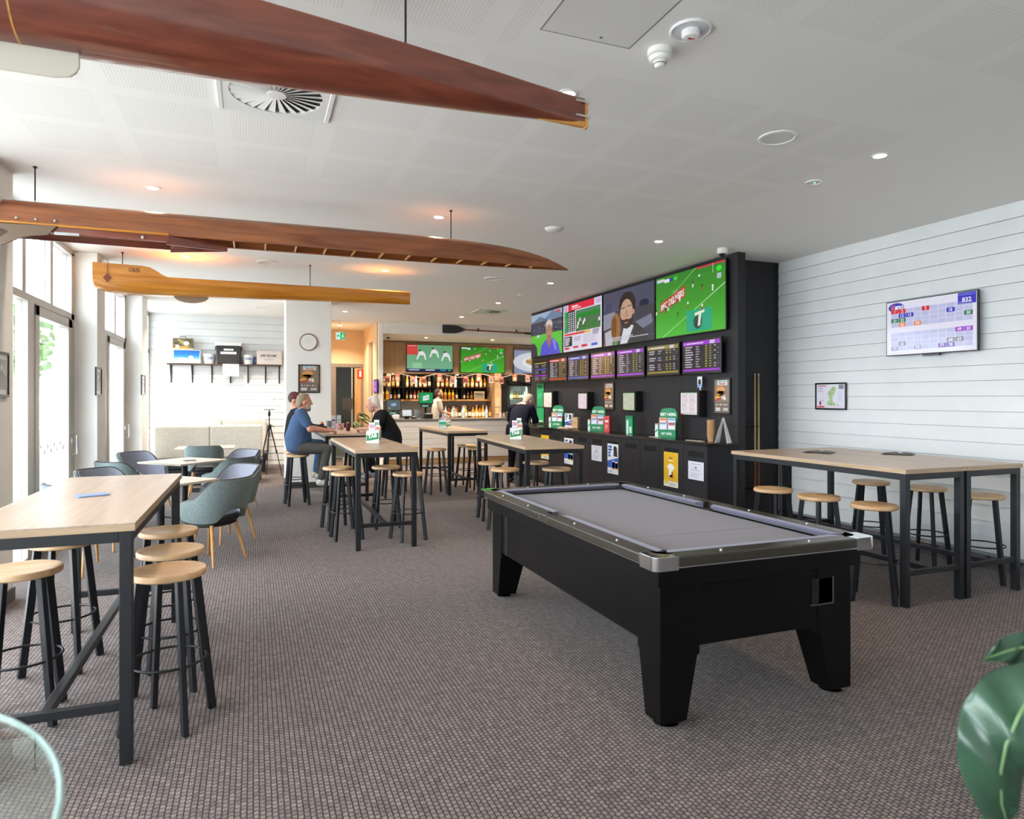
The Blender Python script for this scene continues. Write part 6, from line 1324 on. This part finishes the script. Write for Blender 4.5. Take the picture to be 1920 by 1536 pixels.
# ------------------------------------------------------------ tripod
t = thing('camera_tripod', 'black tripod standing by the back board wall', 'tripod', (.30, 14.35, 0)); zt = 1.39; km = M_BLACKEDGE
for k, a in enumerate((100, 215, 335)):
    a = math.radians(a); c, s = math.cos(a), math.sin(a); lg = obj('leg', G().cyl((.03 * c, .03 * s, .98), (.15 * c, .15 * s, .5), .013, .013, 8).cyl((.15 * c, .15 * s, .52), (.27 * c, .27 * s, .004), .009, .008, 8), km, t, smooth=50); obj('leg_lock', G().cyl((.147 * c, .147 * s, .53), (.156 * c, .156 * s, .48), .018, n=8), km, lg)
obj('hub', G().lathe([(.035, .96), (.045, 1.0), (.03, 1.04)], 14), km, t, smooth=40); obj('centre_column', G().cyl((0, 0, .8), (0, 0, 1.25), .012, n=10), km, t, smooth=50); obj('head', G().lathe([(.02, 1.22), (.03, 1.26), (.02, 1.30), (.012, 1.34)], 12), km, t, smooth=40); obj('plate', G().box(-.10, -.03, 1.345, .10, .03, 1.36), km, t, bevel=.003); obj('pan_handle', G().cyl((0, 0, 1.06), (.09, -.05, 1.0), .008, n=8), km, t, smooth=50)
# ------------------------------------------------------------ plant behind the drinkers
t = thing('indoor_plant', 'leafy green pot plant behind the drinkers by the column', 'plant', (1.78, 12.95, 0)); obj('pot', G().lathe([(.15, .003), (.2, .42), (.21, .45), (.18, .45), (.17, .4), (0, .4)], 28), M('white_pot', 'd8d6d0', .5), t, smooth=40)
gl = M('olive_leaf', '5f7434', .4, var=.4, vscale=5)
for k in range(22):
    a = k * 2.399; h = .55 + .78 * ((k * .37) % 1); L = .22 + .1 * ((k * .53) % 1); c, s = math.cos(a), math.sin(a)
    st = Vector((.03 * c, .03 * s, .42)); e0 = Vector((.10 * c, .10 * s, h))
    S = [e0 + Vector((c * L * u, s * L * u, .10 * u - .22 * u * u)) for u in [i / 6 for i in range(7)]]
    lf, _ = leaf('leaf', S, .055, gl, t, .25); obj('stalk', G().tube([st, st.lerp(e0, .5) + Vector((0, 0, .05)), e0], .006, 6), M('plant_stem'), lf, smooth=60)
# ------------------------------------------------------------ drinks on the drinkers' table
def glassy(q, yb, label, cat, prof, mat, top=None, name='drink'):
    p = Vector((q, yb, HT)); t = thing(name, label, cat, (p.x, p.y, HT)); obj('body', G().lathe(prof, 18), mat, t, smooth=40)
    if top: obj('top', G().lathe(top[0], 16), top[1], t, smooth=40)
    return t
glassy(1.07, 11.6, 'dark drink in a stubby holder before the man in blue', 'drink', [(.036, .002), (.04, .02), (.04, .10), (.037, .105)], M('black_foam', '26282c', .8), ([(.031, .10), (.031, .13), (.026, .14)], M('orange_cap', 'c8764a', .4)))
glassy(1.2, 11.75, 'clear tumbler with dark base on the drinkers\' table', 'glass', [(.045, .002), (.05, .06), (.052, .15), (.049, .15), (.046, .06), (.0, .05)], M('tumbler_grey', '9fa8ae', .08, trans=.55), ([(.044, .06), (.045, .07)], M('dark_drink', '2c3438', .3)))
glassy(1.37, 11.6, 'red and white snack tub on the drinkers\' table', 'tub', [(.055, .002), (.07, .11), (.066, .11), (.052, .01)], M('tub_red', 'b8323a', .5, var=1, col2='efe6e2', vscale=22), ([(.06, .10), (.06, .104)], M('tub_inside', 'e6dcd4', .7)), 'snack_tub')
glassy(1.45, 11.2, 'dark red can in front of the white-haired man', 'can', [(.03, .002), (.034, .012), (.034, .12), (.028, .13)], M('can_maroon', '6a1a30', .3, .3), ([(.03, .128), (.028, .14), (.02, .142)], M('can_top', 'c86a58', .4)), 'drink_can')
p = Vector((1.34, 11.9, HT)); t = thing('menu_holder', 'white and pale blue menu holder on the drinkers\' table', 'card holder', (p.x, p.y, HT), .2); obj('stand', G().box(-.09, -.03, .001, .09, .03, .012), M('jug_clear'), t)
for u, c1 in ((-.085, 'e4e4ee'), (.01, 'cfe2ea')): cv = Canvas(.075, .23, c1); cv.up().rect(.1, .55, .9, .7, '5a6a9a' if u < 0 else '9ac0d0').scribble(.1, .2, .9, .45, 3, 'b8bccc'); lf = cv.build('menu_card', PRINTMAT, t, (u, 0, .012)); md = lf.modifiers.new('thick', 'SOLIDIFY'); md.thickness = .002
# ------------------------------------------------------------ people
def fuse(name, g, mat, parent, voxel=.011, it=5):
    """union of overlapping volumes -> one continuous smooth surface"""
    me = mesh_of(name + '_src', g); o = bpy.data.objects.new('src', me); COL.objects.link(o)
    r = o.modifiers.new('r', 'REMESH'); r.mode = 'VOXEL'; r.voxel_size = voxel
    s = o.modifiers.new('s', 'SMOOTH'); s.factor = .5; s.iterations = it
    dg = bpy.context.evaluated_depsgraph_get(); m2 = bpy.data.meshes.new_from_object(o.evaluated_get(dg)); m2.name = name
    bpy.data.objects.remove(o); bpy.data.meshes.remove(me)
    m2.materials.clear(); m2.materials.append(mat)
    for p in m2.polygons: p.use_smooth = True
    return put(name, m2, parent)
def hand_geo(g, wrist, d, up, side, curl=.5, s=1.0):
    """palm with four bent fingers and a thumb; d: pointing direction, up: back of the hand, side: +1 left hand, -1 right"""
    w = Vector(wrist); d = Vector(d).normalized(); up = (Vector(up) - d * Vector(up).dot(d)).normalized(); lat = up.cross(d) * side   # lat: towards the little finger
    c = w + d * .045 * s
    for q in (-.028, -.009, .010, .029): g.caps(w + d * .01 * s + lat * q * .6 * s, w + d * .085 * s + lat * q * s, .014 * s, .012 * s, 8)
    for q, L in ((-.030, .068), (-.010, .078), (.010, .073), (.029, .056)):
        k0 = w + d * .085 * s + lat * q * s; a = d * math.cos(curl * .6) - up * math.sin(curl * .6); k1 = k0 + a * L * .5 * s
        b = d * math.cos(curl * 1.7) - up * math.sin(curl * 1.7); k2 = k1 + b * L * .5 * s
        g.caps(k0, k1, .0095 * s, .009 * s, 8); g.caps(k1, k2, .009 * s, .0075 * s, 8)
    t0 = w + d * .03 * s - lat * .03 * s; t1 = t0 - lat * .028 * s + d * .03 * s - up * .008 * s; t2 = t1 + d * .03 * s + lat * .006 * s - up * .01 * s
    g.caps(t0, t1, .012 * s, .010 * s, 8); g.caps(t1, t2, .010 * s, .008 * s, 8)
def person(label, base, sx, J, look, col, build=1.0, hair=None, beard=None, cap=None, long_sleeve=False, jacket=False, shoes='e6e4e0', rz=0, glasses=False, collar=None):
    """J: joints in (forward, left, up) from the base; sx flips forward; look=(yaw, pitch) of the head in radians"""
    t = thing('person', label, 'person', (base[0], base[1], 0), rz)
    V = lambda k: Vector((sx * J[k][0], sx * J[k][1], J[k][2]))
    skin = M('skin_' + col['skin'], col['skin'], .5, spec=.3, var=.08, vscale=20); top = M('cloth_' + col['top'], col['top'], .9, spec=.1, bump=.25, bscale=120); leg = M('cloth_' + col['leg'], col['leg'], .9, spec=.1, bump=.25, bscale=120)
    hc = V('head'); R = Euler((0, look[1], (0 if sx > 0 else PI) + look[0])).to_matrix()
    H = lambda x, y, z: hc + R @ Vector((x, y, z))
    rot = Euler((0, look[1], (0 if sx > 0 else PI) + look[0]))
    b = G()
    b.ell(H(-.005, 0, .02), (.096, .077, .108), 18, 12, rot); b.ell(H(.035, 0, -.05), (.058, .056, .072), 16, 10, rot); b.ell(H(.062, 0, -.095), (.026, .03, .024), 10, 8, rot)
    b.caps(H(.085, 0, .02), H(.108, 0, -.022), .011, .016); b.ell(H(.098, .014, -.028), .010, 8, 6); b.ell(H(.098, -.014, -.028), .010, 8, 6)
    b.ell(H(.082, 0, -.062), (.018, .028, .008), 10, 6, rot); b.ell(H(.08, 0, -.076), (.018, .024, .008), 10, 6, rot); b.ell(H(.078, 0, .03), (.02, .05, .01), 10, 6, rot)
    for s in (-1, 1): b.ell(H(-.005, s * .078, -.012), (.022, .010, .034), 10, 8, rot); b.ell(H(.055, s * .035, -.03), (.028, .022, .024), 10, 8, rot)
    b.caps(V('neck'), H(-.02, 0, -.05), .058 * build, .055)
    b.caps(V('chest'), V('neck'), .10, .06); b.caps(V('pelvis'), V('chest'), .10, .11)
    for s in ('l', 'r'):
        b.caps(V('neck'), V('sh' + s), .05, .05); b.caps(V('sh' + s), V('el' + s), .05, .042 * build); b.caps(V('el' + s), V('wr' + s), .043 * build, .028)
        b.caps(V('pelvis'), V('hip' + s), .09, .08); b.caps(V('hip' + s), V('kn' + s), .075, .055); b.caps(V('kn' + s), V('an' + s), .055, .036); b.caps(V('an' + s), V('to' + s), .034, .026)
        d = V('ha' + s) - V('wr' + s); hand_geo(b, V('wr' + s), d, J.get('up' + s, (0, 0, 1)), (1 if s == 'l' else -1), J.get('curl', .6))
    fuse('body', b, skin, t, .0075, 3)
    for s in (-1, 1):
        e = obj('eye', G().ell(H(.079, s * .034, .004), (.010, .013, .007), 10, 8, rot), M('eye_white', 'e6e0da', .2), t, smooth=80); obj('iris', G().ell(H(.0865, s * .034, .004), (.004, .006, .006), 8, 6, rot), M('iris_dark', '2f2a28', .2), e, smooth=80)
        obj('eyebrow', G().caps(H(.088, s * .016, .026), H(.078, s * .052, .028), .006, .004, 8), M('hair_' + (hair[0] if hair else '3a3028'), hair[0] if hair else '3a3028', .8), t, smooth=80)
    obj('mouth', G().ell(H(.094, 0, -.069), (.006, .022, .003), 8, 6, rot), M('lip_dark', '8a4a44', .5), t, smooth=80)
    if hair:
        hm = M('hair_' + hair[0], hair[0], .75, var=.25, vscale=60, bump=.5, bscale=150); g = G(); g.ell(H(-.026, 0, .036), (.092, .084, .102), 18, 12, rot)
        if hair[1] >= 1: g.ell(H(-.055, 0, -.02), (.06, .076, .085), 14, 10, rot)
        if hair[1] >= 2: g.ell(H(-.07, 0, -.06), (.045, .066, .07), 12, 9, rot); [g.ell(H(-.03, s * .066, .0), (.045, .022, .06), 10, 8, rot) for s in (-1, 1)]
        if hair[1] >= 1: [g.ell(H(-.01 + .016 * k, y, .112 - .005 * k), (.05, .035, .02), 8, 6, rot) for k, y in enumerate((-.03, .0, .03))]
        fuse('hair', g, hm, t, .009, 3)
    if beard:
        g = G(); g.ell(H(.066, 0, -.105), (.036, .042, .034), 12, 9, rot); g.ell(H(.085, 0, -.052), (.014, .034, .010), 10, 7, rot)
        for s in (-1, 1): g.caps(H(.03, s * .06, -.03), H(.06, s * .04, -.1), .014, .02); g.caps(H(.086, s * .03, -.055), H(.075, s * .032, -.1), .011, .016)
        fuse('beard', g, M('hair_' + beard, beard, .85, var=.2, vscale=60, bump=.5, bscale=150), t, .008, 3)
    if cap:
        g = G(); g.ell(H(-.01, 0, .052), (.104, .088, .085), 18, 10, rot); c = fuse('cap', g, M('cap_cloth', cap, .8, var=1, col2='8a2a2a', vscale=9), t, .009, 3)
        obj('cap_brim', G().loft([[H(x, y, z) for x, y, z in ((.06, -.07, .048), (.06, .07, .048), (.06, .07, .042), (.06, -.07, .042))], [H(x, y, z) for x, y, z in ((.12, -.062, .046), (.12, .062, .046), (.12, .062, .041), (.12, -.062, .041))], [H(x, y, z) for x, y, z in ((.165, -.035, .036), (.165, .035, .036), (.165, .035, .032), (.165, -.035, .032))]]), M('cap_cloth'), c, smooth=60)
    # clothes
    k = build; g = G(); up = V('chest') - V('pelvis')
    pe, ch, nk = V('pelvis'), V('chest'), V('neck'); ax = (nk - pe).normalized(); lat = Vector((0, 1, 0)); fw = lat.cross(ax) if sx > 0 else lat.cross(ax) * -1; fw.normalize()
    def ring(c, rf, rl): return [c + fw * (rf * math.cos(a)) + lat * (rl * math.sin(a)) for a in [2 * PI * i / 20 for i in range(20)]]
    dn = Vector((0, 0, -.10))
    g.loft([ring(pe + dn, .10 * k, .13 * k), ring(pe + dn * .7, .135 * k, .165 * k), ring(pe, .15 * k, .18 * k), ring(pe.lerp(ch, .35), .155 * k * k, .178 * k), ring(pe.lerp(ch, .7), .15 * k, .180 * k), ring(ch, .137 * k, .186 * k), ring(ch.lerp(nk, .45), .118 * k, .175 * k), ring(ch.lerp(nk, .8), .085, .12), ring(nk, .066, .075)])
    for s in ('l', 'r'):
        g.caps(V('neck') - Vector((0, 0, .03)), V('sh' + s), .062, .070 * k); e = V('el' + s) if long_sleeve else V('sh' + s).lerp(V('el' + s), .72)
        g.caps(V('sh' + s), e, .070 * k, .058 * k)
        if long_sleeve: g.caps(V('el' + s), V('el' + s).lerp(V('wr' + s), .93), .056 * k, .042)
    if jacket:
        for s in ('l', 'r'): g.caps(V('hip' + s) + Vector((0, 0, .1)), V('hip' + s).lerp(V('kn' + s), .25), .13, .14)
        g.ell(V('pelvis') - Vector((0, 0, .02)), (.16 * k, .2 * k, .16), 14, 9)
    fuse('jacket' if jacket else 'shirt', g, top, t, .012, 6)
    if collar:
        obj('collar', G().tube([V('neck') + (H(-.02, 0, -.05) - V('neck')) * .25 + R @ Vector((.062 * math.cos(a), .062 * math.sin(a), 0)) for a in [2 * PI * i / 20 for i in range(20)]], .016, 8, True), M('cloth_' + collar, collar, .8), t, smooth=60)
    g = G(); g.ell(V('pelvis'), (.14 * k, .17 * k, .115), 14, 9)
    for s in ('l', 'r'): g.caps(V('hip' + s), V('kn' + s), .098 * k, .072); g.caps(V('kn' + s), V('kn' + s).lerp(V('an' + s), .9), .070, .056)
    fuse('trousers', g, leg, t, .012, 5)
    for s in ('l', 'r'):
        g = G(); a, e = V('an' + s), V('to' + s); dd = (e - a); dd.z = 0; dd.normalize(); zz = Vector((0, 0, 1)); low = min(a.z, e.z)
        g.caps(a - zz * .035 - dd * .03, a - zz * .01, .042, .046); g.caps(a - zz * .035 - dd * .03, e - zz * .0 + dd * .03, .042, .034); g.caps(a + dd * .05 - zz * .02, e, .044, .036)
        fuse('shoe', g, M('shoe_' + shoes, shoes, .6), t, .01, 3)
    return t
SEAT = dict(pelvis=(0, 0, .865), chest=(.05, 0, 1.22), neck=(.075, 0, 1.40), head=(.115, 0, 1.53), shl=(.05, .19, 1.36), shr=(.05, -.19, 1.36), ell=(.22, .25, 1.12), elr=(.22, -.25, 1.12), wrl=(.46, .12, 1.10), wrr=(.46, -.10, 1.10), hal=(.6, .08, 1.09), har=(.6, -.06, 1.09),
            hipl=(.03, .10, .855), hipr=(.03, -.10, .855), knl=(.40, .14, .84), knr=(.40, -.13, .84), anl=(.33, .14, .42), anr=(.30, -.13, .40), tol=(.46, .14, .35), tor=(.43, -.13, .34))
blue = dict(SEAT); blue.update(elr=(.17, -.27, 1.13), wrr=(.43, -.17, 1.095), har=(.6, -.12, 1.09), ell=(.20, .25, 1.13), wrl=(.46, .03, 1.095), hal=(.6, -.03, 1.09), head=(.105, 0, 1.525), knr=(.42, -.14, .83), anr=(.33, -.12, .36), tor=(.47, -.12, .30), curl=1.0)
person('man in a blue T-shirt with a grey beard seated at the drinkers\' table', (.605, 10.40), 1, blue, (0.0, .06), dict(skin='c98d76', top='485c7c', leg='5a5755'), 1.13, ('8d7b66', 1), 'a89c90', shoes='dcdad4')
capm = dict(SEAT); capm.update(head=(.0, 0, 1.55), neck=(.0, 0, 1.41), chest=(.0, 0, 1.22), curl=.8)
person('man in a dark cap and black top seated behind the man in blue', (.62, 11.12), 1, capm, (-.35, .05), dict(skin='cf9b84', top='232326', leg='3f648e'), 1.05, ('4a3c32', 0), None, '2b2b30', True, shoes='d8c9a4')
white = dict(SEAT); white.update(chest=(.12, 0, 1.19), neck=(.22, 0, 1.37), head=(.315, 0, 1.485), shl=(.18, .19, 1.33), shr=(.18, -.19, 1.33), ell=(.27, .24, 1.12), elr=(.27, -.24, 1.12), wrl=(.48, .09, 1.10), wrr=(.47, -.05, 1.10), hal=(.58, .0, 1.10), har=(.58, .03, 1.11), lean=.3, curl=1.3, knl=(.40, .17, .80), knr=(.38, -.16, .80))
person('white-haired man in a black shirt leaning on the drinkers\' table', (2.08, 10.66), -1, white, (0.0, .22), dict(skin='d3a08c', top='1f1f22', leg='22232a'), 1.10, ('d8d2c6', 2), None, shoes='9a9aa0')
ST = dict(pelvis=(0, 0, .94), chest=(.14, 0, 1.28), neck=(.24, 0, 1.45), head=(.36, -.09, 1.53), shl=(.19, .20, 1.40), shr=(.19, -.20, 1.40), ell=(.28, .26, 1.16), elr=(.30, -.26, 1.16), wrl=(.50, .16, 1.12), wrr=(.52, -.14, 1.12), hal=(.64, .13, 1.10), har=(.66, -.12, 1.10),
          hipl=(0, .10, .92), hipr=(0, -.10, .92), knl=(.02, .12, .50), knr=(.0, -.12, .50), anl=(-.02, .13, .085), anr=(-.04, -.13, .085), tol=(.12, .15, .045), tor=(.10, -.15, .045), lean=.3, curl=.7)
person('grey-haired man in a navy suit bending over the betting counter', (4.61, 11.62), 1, ST, (-.6, .5), dict(skin='c99a84', top='1c1d2a', leg='191a22'), 1.04, ('a59a8c', 1), None, None, True, True, shoes='1a1a1c', rz=math.radians(48), collar='e4e2e6')
BT = dict(ST); BT.update(pelvis=(0, 0, 1.0), chest=(.0, 0, 1.36), neck=(.01, 0, 1.55), head=(.04, 0, 1.70), shl=(0, .19, 1.50), shr=(0, -.19, 1.50), ell=(.10, .22, 1.25), elr=(.06, -.23, 1.24), wrl=(.32, .14, 1.20), wrr=(.28, -.16, 1.17), hal=(.45, .10, 1.2), har=(.4, -.12, 1.16), hipl=(0, .1, .98), hipr=(0, -.1, .98), knl=(.01, .11, .53), knr=(.01, -.11, .53), lean=0)
person('bartender in a beige shirt standing behind the bar', (4.42, 16.75), 1, BT, (-.2, 0), dict(skin='c09078', top='c3b9b0', leg='2a2a2e'), 1.0, ('33261f', 1), '3a2c24', shoes='222222')
